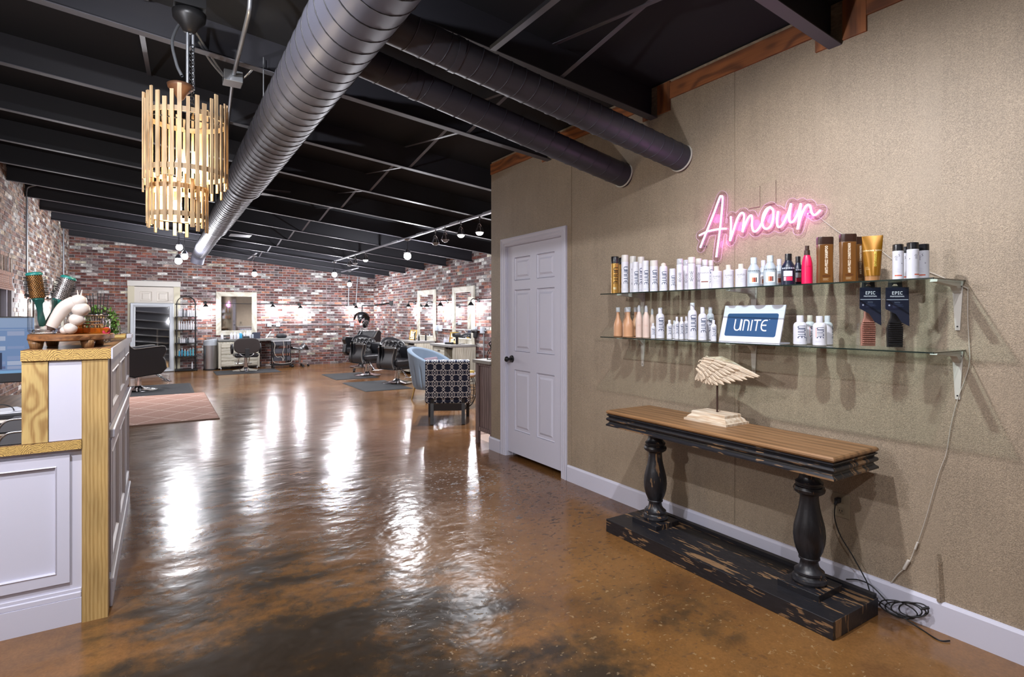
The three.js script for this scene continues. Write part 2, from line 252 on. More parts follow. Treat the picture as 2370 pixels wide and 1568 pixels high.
// six-panel door: all parts in door space (x along the wall, y up, z out of the wall), then turned to face -x
function sixPanel(parent, w, h, m, bottom = 0) {
  const s = .115, mid = .105, xs = [[-w / 2 + s, -mid / 2], [mid / 2, w / 2 - s]], ys = [[.225, .82], [1.0, 1.60], [1.69, 1.915]].map((a) => a.map((v) => v * h / 2.03));
  const rect = (x0, x1, y0, y1) => [[x0, y0], [x0, y1], [x1, y1], [x1, y0]];
  const holes = []; for (const x of xs) for (const y of ys) holes.push(rect(x[0], x[1], y[0], y[1]));
  const d = part(parent, 'door_leaf', [extrude([[-w / 2, 0], [w / 2, 0], [w / 2, h], [-w / 2, h]], .012, 0, 0, bottom, 0, 0, 0, 0, holes), box(w, h, .028, 0, bottom + h / 2, -.014)], m);
  for (const x of xs) for (const y of ys) { const pw = x[1] - x[0], ph = y[1] - y[0]; const g = creased(loft([[0, .0, 0], [.004, .009, 0], [.012, .002, 0], [.034, .002, 0], [.052, .0105, 0]].map(([i, z]) => { const a = pw / 2 - i, b = ph / 2 - i; return [[-a, -b, z], [a, -b, z], [a, b, z], [-a, b, z]]; }), true, false, true), .3); part(d, 'door_panel', g.translate((x[0] + x[1]) / 2, bottom + (y[0] + y[1]) / 2, 0), m); }
  return d;
}
{ const d = structGroup('door_1'); d.position.set(TX, 0, (DZ0 + DZ1) / 2); d.rotation.y = -Math.PI / 2; const ow = DZ1 - DZ0;
  sixPanel(d, ow - .045, 1.995, M.white, .045).position.z = -.028;
  part(d, 'door_jamb', [box(.02, DH, .13, -ow / 2 + .01, DH / 2, -.065), box(.02, DH, .13, ow / 2 - .01, DH / 2, -.065), box(ow, .014, .13, 0, DH - .007, -.065), box(.012, DH, .05, -ow / 2 + .026, DH / 2, -.09), box(.012, DH, .05, ow / 2 - .026, DH / 2, -.09)], M.white);
  const cw = .078, o = ow / 2 + cw - .012, th = DH + cw - .012;   // casing, mitred at the head
  const prof = [[0, .004], [0, .020], [.012, .022], [.030, .016], [.046, .018], [.060, .012], [.072, .014], [cw, .010], [cw, .0]];
  const rings = prof.map(([i, z]) => [[-o + i, 0, z], [-o + i, th - i, z], [o - i, th - i, z], [o - i, 0, z]]);
  part(d, 'door_casing', creased(loft(rings.map((r) => r.slice().reverse()), false), .3), M.white);
  const k = part(d, 'door_knob', [cyl(.033, .036, .012, 0, 0, .006, 24, Math.PI / 2), cyl(.011, .013, .045, 0, 0, .03, 14, Math.PI / 2), ball(.027, 0, 0, .062, 1, 1, .8)], M.blackMetal); k.position.set(-ow / 2 + .095, .95, -.016);
  for (const y of [1.83, 1.10, .368]) part(d, 'door_hinge', [box(.018, .09, .006, ow / 2 - .022, y, -.012), cyl(.006, .006, .092, ow / 2 - .018, y, -.006, 10)], M.blackMetal);
  const inside = part(d, 'dark_panel', box(ow + .3, 2.2, .02, 0, 1.1, -.7), M.deck); inside.userData.label = 'black panel put in as the dark behind the door';  // black sheet stands in for the shade behind the door
}

// ---- brick walls
const brickMap = dataTex(512, 512, (u, v) => { const a = tnoise(u, v, 7, 9, 4), b = tnoise(u, v, 70, 70, 2); const k = 150 + (a - .5) * 190 + (b - .5) * 90; return k; });
const brickBump = dataTex(256, 256, (u, v) => 255 * tnoise(u, v, 34, 34, 4), { srgb: false });
const PAL = { red: [[150, 88, 76], [136, 78, 70], [126, 84, 80], [160, 98, 78], [114, 76, 76], [146, 102, 94], [172, 112, 86], [126, 102, 104], [146, 128, 128], [102, 74, 74], [168, 144, 134], [214, 212, 208], [208, 202, 180], [182, 172, 168]],
  tan: [[168, 130, 108], [150, 108, 92], [184, 152, 128], [140, 104, 94], [196, 172, 152], [172, 128, 106], [158, 136, 124], [128, 92, 84], [204, 188, 170], [150, 124, 116], [178, 142, 120], [226, 220, 212], [196, 176, 146], [170, 160, 154]] };
const PW = [10, 11, 10, 8, 8, 9, 6, 8, 8, 5, 5, 9, 2.2, 6];
const mortar = mat(lin(.33, .305, .305), .9, 0, { bumpMap: brickBump, bumpScale: .002 });
for (const k in PAL) PAL[k] = PAL[k].map((c) => { const m = (c[0] + c[1] + c[2]) / 3; return c.map((v) => lerp(v, m, .16) * .94 + 1); });
const BM = {}; for (const k in PAL) { BM[k] = PAL[k].map((c) => mat(new THREE.Color().setRGB(c[0] / 170, c[1] / 170, c[2] / 170, THREE.SRGBColorSpace), .82, 0, { map: brickMap, bumpMap: brickBump, bumpScale: .0015 })); }
const brickStuffMat = mat(0xffffff, .82, 0, { map: brickMap, bumpMap: brickBump, bumpScale: .0015, vertexColors: true });
const BL = .203, BH = .0575, CO = .0677, BP = .2137;
const brickGeos = []; { const f = rng(3); for (let i = 0; i < 5; i++) { const g = rbox(BL, BH, .05, .004, 0, 0, 0, 0, 0, 0, 1); const ox = f(), oy = f(), p = g.attributes.position, uv = g.attributes.uv; for (let j = 0; j < p.count; j++) uv.setXY(j, p.getX(j) * 2 + ox, p.getY(j) * 2 + oy); brickGeos.push(g); } }
// place(s, y) -> world point of the wall face; into = inward normal; keep(s, y) false where nothing is laid; soldiers: upright bricks
function brickWall(parent, { len, top, place, turn, normal, pal, keep, seed, soldiers = [] }) {
  const f = rng(seed), list = [], pick = () => { let t = f() * PW.reduce((a, b) => a + b), i = 0; while ((t -= PW[i]) > 0) i++; return i; };
  const add = (s, y, sl, up) => { const p = place(s, y), d = .002 + f() * .007, P = [p[0] + normal[0] * (d - .025), p[1], p[2] + normal[2] * (d - .025)]; const [u, v, zc] = proj(...p);
    const see = zc > 1 && u > -20 && u < 2390 && v > -10 && v < 1578 && (u < 1150 || zc < 5); list.push({ P, sl, up, c: pick(), tilt: (f() - .5) * .02, k: .84 + f() * .3, ox: f(), oy: f(), size: see ? sl * Math.abs(proj(...place(s + .05, y))[0] - proj(...place(s - .05, y))[0]) / zc : 0 }); };
  for (let r = 0, y = CO / 2; y < 3.6; r++, y += CO) for (let s = (r % 2 ? 0 : -BP / 2); s < len + BP; s += BP) {
    let a = Math.max(s + .005 * (f() - .5), 0), b = Math.min(s + BL, len); if (b - a < .03) continue; const m = (a + b) / 2; if (y + BH / 2 > top(m) || !keep(m, y)) continue; add(m, y, (b - a) / BL, false); }
  for (const [s, y] of soldiers) add(s, y, 1, true);
  list.sort((p, q) => q.size - p.size);
  const big = list.splice(0, 300);
  for (const b of big) { const o = new THREE.Mesh(brickGeos[(b.ox * 5) | 0], BM[pal][b.c]); o.name = 'brick'; o.position.set(...b.P); o.rotation.set(0, turn, 0); o.rotateZ(b.tilt + (b.up ? Math.PI / 2 : 0)); o.scale.x = b.sl; parent.add(o); }
  const gs = [], n = [], uv = [], col = [], ct = Math.cos(turn), st = Math.sin(turn), C = new THREE.Color();
  for (const b of list) { const c = PAL[pal][b.c]; C.setRGB(Math.min(1.4, c[0] / 170 * b.k), Math.min(1.4, c[1] / 170 * b.k), Math.min(1.4, c[2] / 170 * b.k), THREE.SRGBColorSpace);
    let hx = BL * b.sl / 2, hy = BH / 2; if (b.up) [hx, hy] = [hy, hx]; const e = .025, q = .003;
    const corner = (x, y, z) => [b.P[0] + x * ct + z * st, b.P[1] + y, b.P[2] - x * st + z * ct];
    const F = [[-hx + q, -hy + q, e], [hx - q, -hy + q, e], [hx - q, hy - q, e], [-hx + q, hy - q, e]], B = [[-hx, -hy, 0], [hx, -hy, 0], [hx, hy, 0], [-hx, hy, 0]];
    const quad = (p, nn) => { for (const i of [0, 1, 2, 0, 2, 3]) { gs.push(...corner(...p[i])); n.push(nn[0] * ct + nn[2] * st, nn[1], -nn[0] * st + nn[2] * ct); uv.push(p[i][0] * 2 + b.ox, p[i][1] * 2 + b.oy); col.push(C.r, C.g, C.b); } };
    quad(F, [0, 0, 1]); const s7 = [[0, -1, .2], [1, 0, .2], [0, 1, .2], [-1, 0, .2]]; for (let k = 0; k < 4; k++) quad([B[k], B[(k + 1) % 4], F[(k + 1) % 4], F[k]], s7[k]); }
  const g = new THREE.BufferGeometry(); g.setAttribute('position', new THREE.Float32BufferAttribute(gs, 3)); g.setAttribute('normal', new THREE.Float32BufferAttribute(n, 3)); g.setAttribute('uv', new THREE.Float32BufferAttribute(uv, 2)); g.setAttribute('color', new THREE.Float32BufferAttribute(col, 3));
  const o = new THREE.Mesh(g, brickStuffMat); o.name = 'brickwork'; o.userData.kind = 'stuff'; parent.add(o);
}
{ const w = structGroup('wall_far'); part(w, 'mortar', span(LX - .15, RX + .15, 0, 3.5, FZ - .15, FZ), mortar);
  const dr = (s, y) => { const x = LX + s; return !(x > -.60 && x < .40 && y < 2.12); };
  brickWall(w, { len: RX - LX, top: (s) => joistY(LX + s) + .2, place: (s, y) => [LX + s, y, FZ], turn: 0, normal: [0, 0, 1], pal: 'red', keep: dr, seed: 11 }); }
{ const w = structGroup('wall_right_rear'); part(w, 'mortar', span(RX, RX + .15, 0, 2.8, FZ, TZ), mortar);
  brickWall(w, { len: TZ - FZ, top: () => 2.66, place: (s, y) => [RX, y, TZ - s], turn: -Math.PI / 2, normal: [-1, 0, 0], pal: 'red', keep: () => true, seed: 12 }); }
const WZ0 = -10.34, WZ1 = -9.15, WY0 = .86, WY1 = 1.965;
{ const w = structGroup('wall_left'); part(w, 'mortar', [span(LX - .15, LX, 0, 3.5, FZ, WZ0), span(LX - .15, LX, 0, 3.5, WZ1, BZ), span(LX - .15, LX, 0, WY0, WZ0, WZ1), span(LX - .15, LX, WY1, 3.5, WZ0, WZ1)], mortar);
  const sold = []; for (let z = WZ0 - .02; z < WZ1 + .04; z += CO) sold.push([z - FZ, WY1 + .105]);
  brickWall(w, { len: BZ - FZ, top: () => 3.42, place: (s, y) => [LX, y, FZ + s], turn: Math.PI / 2, normal: [1, 0, 0], pal: 'tan', keep: (s, y) => { const z = FZ + s; return !(z > WZ0 - .1 && z < WZ1 + .1 && y > WY0 && y < WY1 + .21); }, seed: 13, soldiers: sold }); }
{ const w = structGroup('wall_front'); part(w, 'wall_panel', span(LX - .15, RX + .15, 0, 3.5, BZ, BZ + .15), mat(lin(.42, .40, .36), .7)); part(w, 'wall_panel', span(RX, RX + .15, 0, 2.9, TZ + .12, BZ), mat(lin(.42, .40, .36), .7)); }
{ const w = structGroup('window_1'), zc = (WZ0 + WZ1) / 2, hz = (WZ1 - WZ0) / 2; w.position.set(LX - .07, 0, zc); w.rotation.y = Math.PI / 2;
  part(w, 'window_frame', [box(.07, WY1 - WY0, .06, -hz + .035, (WY0 + WY1) / 2, 0), box(.07, WY1 - WY0, .06, hz - .035, (WY0 + WY1) / 2, 0), box(hz * 2, .07, .06, 0, WY1 - .035, 0), box(hz * 2, .07, .06, 0, WY0 + .035, 0), box(.04, WY1 - WY0, .04, 0, (WY0 + WY1) / 2, 0)], M.white);
  for (const s of [-1, 1]) part(w, 'window_pane', box(hz - .08, WY1 - WY0 - .13, .005, s * (hz / 2 - .01), (WY0 + WY1) / 2, 0), M.glass);
  part(w, 'window_sill', box(hz * 2 + .1, .03, .12, 0, WY0 + .0, .05), M.white);
  part(w, 'night_panel', box(hz * 2, WY1 - WY0, .01, 0, (WY0 + WY1) / 2, -.07), M.deck); }
{ const s = thing('roman_shade', 'woven bamboo roman shade gathered at the head of the brick wall window', 'window shade', [LX - .005, WY1 - .005, (WZ0 + WZ1) / 2], Math.PI / 2); const bam = mat(0xffffff, .7, 0, { map: T.nailer });
  for (let i = 0; i < 9; i++) part(s, 'slat', rbox(1.12, .026, .012, .004, 0, -.016 - i * .027, .012 + (i > 5 ? (i - 5) * .009 : 0)), bam); part(s, 'valance', rbox(1.14, .05, .02, .004, 0, -.02, .026), bam); }

// ============================================================ DUCTS, CONDUITS, CHANDELIER
M.duct = mat(lin(.105, .107, .138), .46, .3); M.ductDark = mat(lin(.052, .052, .068), .45, .2); M.seam = mat(lin(.01, .01, .012), .5);
function spiral(r, len, pitch, sr, seg = 26) {            // helical lock seam round a duct along +y
  const pts = [], n = Math.floor(len / pitch * seg); class H extends THREE.Curve { getPoint(t, o = new THREE.Vector3()) { const a = t * len / pitch * Math.PI * 2; return o.set(Math.cos(a) * r, t * len, Math.sin(a) * r); } }
  return new THREE.TubeGeometry(new H(), n, sr, 4, false);
}
const along = (g, a, b) => { a = P3(a); b = P3(b); g.applyQuaternion(new THREE.Quaternion().setFromUnitVectors(new THREE.Vector3(0, 1, 0), b.clone().sub(a).normalize())); g.translate(a.x, a.y, a.z); return g; };
{ const DX = .736, DY = 2.734, d = thing('spiral_duct', 'large grey spiral duct stepping down in size as it runs the length of the ceiling', 'air duct', [0, 0, 0]);
  const secs = [[.9, -6.25, .179], [-6.25, -9.55, .158], [-9.55, -13.6, .136]];
  for (const [z0, z1, r] of secs) { const L = z0 - z1, s = part(d, 'duct_section', along(moved(new THREE.CylinderGeometry(r, r, L, 48, 1, false), 0, L / 2, 0), [DX, DY, z0], [DX, DY, z1]), M.duct); part(s, 'seam', along(spiral(r, L, .127, .0042), [DX, DY, z0], [DX, DY, z1]), M.seam); }
  for (const [z, r] of [[-1.35, .187], [-6.25, .184], [-9.55, .162]]) part(d, 'coupling', along(moved(new THREE.CylinderGeometry(r, r, .10, 48, 1, false), 0, 0, 0), [DX, DY, z], [DX, DY, z - 1]), M.duct);
  part(d, 'end_elbow', creased(tube([[DX, DY, -13.58], [DX, DY, -13.75], [DX - .02, DY - .06, -13.9], [DX - .05, DY - .2, -13.97]], .134, 16, 32), 1), M.duct);
  // flat hanger boxes beside the duct at the size changes
  for (const [u, v, z] of [[632, 446, -7.7], [556, 545, -11.6]]) { const p = onZ(u, v, z); part(d, 'damper_box', box(.34, .18, .36, p.x, p.y + .09, p.z), M.joist); part(d, 'damper_plate', box(.36, .012, .38, p.x, p.y - .004, p.z), M.strap); }
  for (const z of [-3.9, -7.5, -11.2]) part(d, 'hanger_rod', rod([DX - .17, DY, z], [DX - .17, joistY(DX) + .1, z], .004), M.galv);
  const br = [[[.895, 2.713, -2.469], [TX + .02, 2.391, -2.469], .083, 'branch duct', .086], [[.905, 2.762, -2.999], [TX + .02, 2.390, -2.999], .083, 'second', .125]];
  br.forEach(([a, b, r, , pitch], i) => { const A = P3(a), B = P3(b), L = A.distanceTo(B); const t = thing('branch_duct', i ? 'smooth black branch duct entering the tan wall, on the door side of its neighbour' : 'ribbed black branch duct entering the tan wall nearer the glowing pink sign', 'air duct', [0, 0, 0], 0);
    const s = part(t, 'duct_section', along(moved(new THREE.CylinderGeometry(r, r, L, 40, 1, false), 0, L / 2, 0), A, B), M.ductDark); part(s, 'seam', along(spiral(r, L, pitch, .0032), A, B), M.ductDark);
    part(t, 'wall_collar', along(moved(torus(r + .004, .006, 0, 0, 0, Math.PI / 2), 0, L - .03, 0), A, B), mat(lin(.5, .47, .4), .8)); part(t, 'strap_band', along(moved(new THREE.CylinderGeometry(r + .004, r + .004, .035, 40, 1, false), 0, .34, 0), A, B), M.ductDark); });
}
// conduit, junction box and armoured cable near the chandelier
{ const y = (x) => joistY(x) - .02, c = thing('electrical_conduit', 'grey metal conduit with a junction box and armoured cables beside the chandelier', 'conduit', [0, 0, 0]);
  part(c, 'pipe', [tube([[.40, joistY(.4) + .18, -3.16], [.40, y(.4) + .03, -3.22], [.40, y(.4), -3.5], [.41, y(.41), -4.05]], .0125, 24, 10, false, .2), rod([.41, y(.41), -4.1], [.52, y(.52) - .005, -5.9], .0125)], M.galv);
  part(c, 'junction_box', rbox(.115, .075, .115, .005, .41, y(.41) - .005, -4.13), M.galv);
  part(c, 'armoured_cable', [tube([[.35, y(.41), -4.1], [.25, y(.3) + .06, -3.95], [.13, y(.13) + .1, -3.75], [.06, 2.9, -3.6], [.075, 2.74, -3.52], [.10, 2.66, -3.48]], .008, 60), tube([[.47, y(.41), -4.1], [.56, y(.5) + .09, -4.02], [.66, y(.6) + .03, -4.0]], .008, 30), tube([[.35, y(.41) - .01, -4.1], [.27, y(.3) + .02, -4.0], [.2, y(.2) + .07, -3.9]], .008, 30)], M.galv); }
{ const cxp = .122, czp = -3.475, L = thing('slat_chandelier', 'two-tier hanging chandelier of thin wooden slats with warm bulbs inside', 'chandelier', [cxp, 0, czp]);
  const tiers = [{ r: .198, n: 34, y: [2.075, 2.46], dx: 0, dz: 0, rings: [2.425, 2.135], t: [0, .10], b: [-.07, .02] }, { r: .142, n: 27, y: [1.86, 2.10], dx: -.040, dz: -.025, rings: [1.905, 2.05], t: [-.02, .03], b: [-.05, .015] }];
  const f = rng(21);
  tiers.forEach((q, k) => {
    for (const ry of q.rings) part(L, 'ring_band', creased(lathe([[q.r - .010, -.013], [q.r - .005, -.013], [q.r - .005, .013], [q.r - .010, .013], [q.r - .010, -.013]], q.dx, ry, q.dz, 48), .5), mat(lin(.26, .18, .10), .6));
    for (let i = 0; i < q.n; i++) { const a = (i + (f() - .5) * .3) / q.n * Math.PI * 2, y0 = q.y[0] + R(q.b[0], q.b[1], f), y1 = q.y[1] + R(q.t[0], q.t[1], f), w = .013 + f() * .008, g = box(w, y1 - y0, .007); const o = part(L, 'slat', metricUV(g, 3, false, [f(), f()]), W.slat); o.position.set(q.dx + Math.sin(a) * q.r, (y0 + y1) / 2, q.dz + Math.cos(a) * q.r); o.rotation.y = a; }
  });
  part(L, 'canopy_box', box(.15, .07, .15, .012, joistY(.13) + .04, .012), M.blackMetal);
  part(L, 'canopy', lathe([[.004, -.115], [.03, -.11], [.045, -.08], [.078, -.045], [.082, -.01], [.05, 0], [.001, 0]], .012, joistY(.13) + .005, .012), M.blackMetal);
  part(L, 'stem', [rod([.004, 2.62, 0], [.004, 2.93, .004], .008), rod([.032, 2.60, -.015], [.03, 2.93, -.012], .008)], M.galv);
  part(L, 'rusty_cup', lathe([[.006, -.07], [.018, -.06], [.03, -.035], [.06, -.005], [.064, .012], [.05, .02], [.03, .022], [.001, .022]], -.028, 2.60, -.015), mat(lin(.10, .045, .022), .55, .4));
  const ch = []; for (let i = 0; i < 22; i++) ch.push(torus(.0105, .0024, .024, 2.46 + i * .0175, .006, 0, i % 2 ? 0 : Math.PI / 2, 0, 5, 12)); part(L, 'chain', ch, M.blackMetal);
  part(L, 'spider', [rod([-.19, 2.43, 0], [.19, 2.43, 0], .004), rod([0, 2.43, -.19], [0, 2.43, .19], .004), rod([0, 2.20, 0], [0, 2.46, 0], .006), rod([-.03, 2.43, -.02], [-.04, 2.02, -.025], .004)], M.blackMetal);
  const bulb = glow(WARM, 26);
  for (const [x, y, z] of [[-.03, 2.185, .01], [.045, 2.19, -.02], [-.045, 1.962, -.03]]) { part(L, 'socket', cyl(.013, .013, .05, x, y + .05, z, 12), mat(lin(.5, .4, .25), .6)); part(L, 'bulb', lathe([[.001, -.045], [.018, -.036], [.025, -.012], [.02, .015], [.012, .03]], x, y, z, 16), bulb, 'glowing warm bulb'); lampAt(x, y - .005, z, WARM, LAMP.chandelier, 1.2, L); } }

// ============================================================ RECEPTION DESK
const DKX = -.2, DKZ = -3.12, DKE = -5.12;
{ const d = thing('reception_desk', 'white panelled reception desk with raised pine bar top and corner posts', 'desk', [0, 0, 0]);
  const xl = -1.42, low = .79;
  part(d, 'bar_top', metricUV(span(-.50, DKX + .012, 1.175, 1.221, DKE, DKZ + .008), 1.2, false), W.oldPine);
  part(d, 'bar_top_end', moved(new THREE.PlaneGeometry(.312, .046), -.344, 1.198, DKZ + .0095), W.end, 'end grain of the pine bar top');
  const be = part(d, 'bar_top_edge', [span(DKX + .012, DKX + .019, 1.173, 1.222, DKE, DKZ + .008)], M.whiteGloss); be.userData.label = 'white painted edge strip';
  part(d, 'corner_post', metricUV(span(-.294, DKX, 0, 1.175, DKZ - .09, DKZ), 3.2), W.pineS, 'bare pine corner post');
  part(d, 'corner_post', metricUV(span(-.26, DKX + .004, 0, 1.175, DKE, DKE + .06), 3.2), mat(0xffffff, .5, 0, { map: T.nailer }), 'orange stained post');
  part(d, 'end_board', metricUV(span(-.498, -.411, low + .03, 1.175, DKZ - .03, DKZ - .001), 3), W.pine, 'pine end board with wild grain');
  part(d, 'end_panel', span(-.409, -.295, low + .03, 1.172, DKZ - .03, DKZ - .006), M.white);
  part(d, 'bar_wall', span(-.495, DKX - .012, 0, 1.174, DKE + .01, DKZ - .03), M.white);
  part(d, 'desktop', metricUV(span(xl, -.295, low - .012, low + .028, DKE, DKZ + .004), 1.4, false), W.oldPine);
  part(d, 'desktop_end', moved(new THREE.PlaneGeometry(-.295 - xl, .04), (xl - .295) / 2, low + .008, DKZ + .0052), mat(0xffffff, .6, 0, { map: (() => { const t = T.endgrain.clone(); t.repeat.set(4, 1); t.needsUpdate = true; return t; })() }), 'end grain of the pine desktop');
  part(d, 'cabinet_end', span(xl + .02, -.295, 0, low - .012, DKZ - .05, DKZ - .026), M.white);
  // raised frame on the cabinet end
  { const fw = 1.0, x1 = -.338, x0 = x1 - fw; part(d, 'panel_frame', frame(fw, .565, [[0, 0], [0, .012], [.044, .012], [.048, .016], [.052, .006], [.052, 0]]).translate((x0 + x1) / 2, .4695, DKZ - .026), M.white); }
  part(d, 'cabinet_base', [span(xl, -.296, 0, .112, DKZ - .026, DKZ - .008), rbox(-.296 - xl, .026, .014, .005, (xl - .296) / 2, .124, DKZ - .018), rbox(-.296 - xl, .016, .008, .003, (xl - .296) / 2, .144, DKZ - .022)], M.white);
  part(d, 'cabinet_back', [span(xl, xl + .02, 0, low - .012, DKE, DKZ - .026), span(xl, -.495, 0, low - .1, DKE, DKE + .02)], M.white);
  // panelled face towards the room
  const n = 3, zl = DKZ - .10, zr = DKE + .07, st = (zl - zr) / n;
  part(d, 'face_board', span(DKX - .014, DKX - .004, 0, 1.174, zr, zl), M.whiteGloss);
  for (let i = 0; i < n; i++) { const zc = zl - st * (i + .5);
    for (const [yc, h] of [[1.015, .30], [.47, .62]]) part(d, 'face_panel', moved(frame(st - .02, h, [[0, 0], [0, .010], [.06, .010], [.066, .013], [.074, .002], [.074, 0]]), DKX - .004, yc, zc, 0, Math.PI / 2, 0), M.whiteGloss); }
  part(d, 'face_ledge', [rbox(.03, .045, zl - zr, .008, DKX + .006, .815, (zl + zr) / 2)], M.whiteGloss);
  part(d, 'face_base', [rbox(.018, .12, zl - zr, .004, DKX + .002, .06, (zl + zr) / 2), rbox(.026, .02, zl - zr, .006, DKX + .004, .125, (zl + zr) / 2)], M.whiteGloss);
}
// on the bar: tray on feet and what stands on it
const atX = (u, z) => onZ(u, HOR, z).x;
{ const by = 1.221, tr = thing('wood_slice_tray', 'live-edge wood slice tray on four round feet on the bar top', 'tray', [-.362, by + .0005, -3.36]);
  const f = rng(31), ring = (r, y, w) => { const o = []; for (let i = 0; i < 40; i++) { const a = i / 40 * Math.PI * 2, k = 1 + .05 * Math.sin(a * 3 + 1) + .03 * Math.sin(a * 7) + w * (f() - .5); o.push([Math.cos(a) * .162 * k * r, y, -Math.sin(a) * .21 * k * r]); } return o; };
  part(tr, 'slice', creased(loft([ring(.955, .034, .01), ring(1, .038, .03), ring(1.0, .058, .03), ring(.97, .062, .01)], true, true, true), .9), mat(0xffffff, .6, 0, { map: woodTex([140, 92, 52], [84, 52, 28], { rings: 5, warp: 2, fine: .6, w: 256, h: 256 }) }));
  for (const [x, z] of [[-.105, .12], [.08, .13], [-.08, -.13], [.10, -.11]]) part(tr, 'foot', lathe([[.001, 0], [.022, 0], [.026, .02], [.03, .036], [.001, .036]], x, 0, z, 20), W.oldPine);
  const ty = by + .0625;
  const glassMat = phys(0xffffff, .03, 0, { transmission: 1, thickness: .01, ior: 1.48 });
  const gl = thing('glass_tumbler', 'clear square glass tumbler holding two round hair brushes', 'glass', [atX(98, -3.39), ty, -3.39], .3);
  part(gl, 'tumbler_wall', [extrude([[-.045, -.045], [.045, -.045], [.045, .045], [-.045, .045]], .15, .002, 0, 0, 0, -Math.PI / 2, 0, 0, [[[-.037, -.037], [-.037, .037], [.037, .037], [.037, -.037]]]).translate(0, .012, 0)], glassMat); part(gl, 'tumbler_base', rbox(.088, .022, .088, .006, 0, .011, 0), glassMat);
  const teal = mat(lin(.012, .16, .14), .35), barrel = dataTex(128, 128, (u, v) => { const a = (u * 22 + Math.floor(v * 16) * .5) % 1, b = v * 16 % 1; return Math.hypot(a - .5, (b - .5) * .8) < .33 ? [30, 26, 26] : [196, 188, 186]; });
  const brush = (name, label, x, z, lean, turn, gold) => { const o = thing(name, label, 'hair brush', [x, ty + .035, z], turn, 'round brushes in the glass'); const g = new THREE.Group(); o.rotation.z = lean;
    part(o, 'handle', lathe([[.001, 0], [.012, .003], [.015, .03], [.011, .07], [.014, .105], [.024, .125], [.026, .135], [.001, .136]], 0, 0, 0, 20), teal);
    const t = barrel.clone(); t.needsUpdate = true; part(o, 'barrel', moved(new THREE.CylinderGeometry(.030, .030, .105, 28), 0, .188, 0), mat(gold ? 0xe0a860 : 0xffffff, .35, .6, { map: barrel })); part(o, 'end_cap', lathe([[.031, 0], [.033, .006], [.026, .014], [.001, .016]], 0, .24, 0, 24), teal);
    const f2 = rng(5), br = []; for (let i = 0; i < 300; i++) { const a = f2() * 6.283, y = .142 + f2() * .094, l = .013; br.push(rod([Math.cos(a) * .028, y, Math.sin(a) * .028], [Math.cos(a) * (.030 + l), y, Math.sin(a) * (.030 + l)], .0009, 3)); } const bp = part(o, 'bristles', br, M.black); bp.userData.kind = 'stuff'; return o; };
  brush('round_brush', 'teal-handled round brush with gold barrel leaning left in the glass tumbler', atX(99, -3.39), -3.38, .12, .2, true); brush('round_brush', 'teal-handled round brush with silver barrel leaning right in the glass tumbler', atX(108, -3.39), -3.405, -.33, .2, false);
  // glossy white arch of beads
  const ar = thing('bubble_sculpture', 'white glossy arch of swelling round beads on the wood slice tray', 'ornament', [-.285, ty, -3.25]);
  const cer = phys(lin(.60, .53, .48), .3, 0, { clearcoat: .4 }); const W2 = (u, v) => { const p = onZ(u, v, -3.25); return [p.x + .285, p.y - ty, 0]; };
  const beads = [[150, 776, 9], [163, 762, 13], [178, 740, 15], [187, 716, 17], [181, 698, 16]]; beads.forEach(([u, v, r], i) => { const q = W2(u, v); part(ar, 'bead', ball(r * 2.72 / FPX, q[0], Math.max(q[1], r * 2.72 / FPX), .0 + (i % 2) * .004, 1, .92, 1, 26), cer); });
  const A = W2(176, 700), B = W2(150, 712), C = W2(132, 735), D = W2(119, 757); const rr = [.034, .036, .033, .030]; const path = new THREE.CatmullRomCurve3([P3(A), P3(B), P3(C), P3(D)]); const rings = []; for (let i = 0; i <= 20; i++) { const t = i / 20, p = path.getPoint(t), q = path.getTangent(t), nx = -q.y, ny = q.x, r = lerp(.033, .022, t) * (i === 0 ? .6 : 1), o = []; for (let j = 0; j < 20; j++) { const a = j / 20 * 6.283; o.push([p.x + nx * Math.cos(a) * r, p.y + ny * Math.cos(a) * r, Math.sin(a) * r]); } rings.push(o); }
  part(ar, 'tapered_arm', loft(rings, true, true, true), cer); part(ar, 'arm_tip', moved(cyl(.019, .010, .016, 0, 0, 0, 18), D[0] - .004, D[1] - .008, 0, 0, 0, -.6), mat(lin(.09, .06, .05), .5)); part(ar, 'ear', [rod([W2(181, 684)[0], W2(181, 684)[1] - .004, 0], [W2(179, 672)[0], W2(179, 672)[1], 0], .004, 8, .0015), rod([W2(187, 684)[0], W2(187, 684)[1] - .004, 0], [W2(190, 671)[0], W2(190, 671)[1], 0], .004, 8, .0015)], cer);
  const amber = phys(lin(.75, .26, .02), .1, 0, { transmission: .75, thickness: .004, ior: 1.45 });
  const dish = thing('amber_dish', 'amber glass dish holding hair clips on the wood slice tray', 'dish', [atX(207, -3.35), ty, -3.35], .1);
  part(dish, 'dish_wall', creased(loft([[.042, 0], [.052, .026], [.049, .027], [.040, .004]].map(([r, y]) => [[-r * 1.5, y, r], [r * 1.5, y, r], [r * 1.5, y, -r], [-r * 1.5, y, -r]]), true, true, true), .3), amber);
  const claw = (x, y, z, turn, label, c) => { const o = thing('claw_clip', label, 'hair clip', [x, y, z], turn); const g = []; for (const s of [-1, 1]) for (let i = 0; i < 4; i++) g.push(tube([[-.032 + i * .021, .034, 0], [-.034 + i * .022, .026, s * .016], [-.035 + i * .023, .008, s * .012], [-.034 + i * .0225, 0, s * .002]], .0035, 12, 6)); part(o, 'teeth', g, c); part(o, 'hinge_plate', [rbox(.085, .008, .012, .003, 0, .036, 0), rbox(.06, .006, .02, .002, 0, .050, 0, 0, 0, .06), rod([0, .036, 0], [0, .05, 0], .006)], c); return o; };
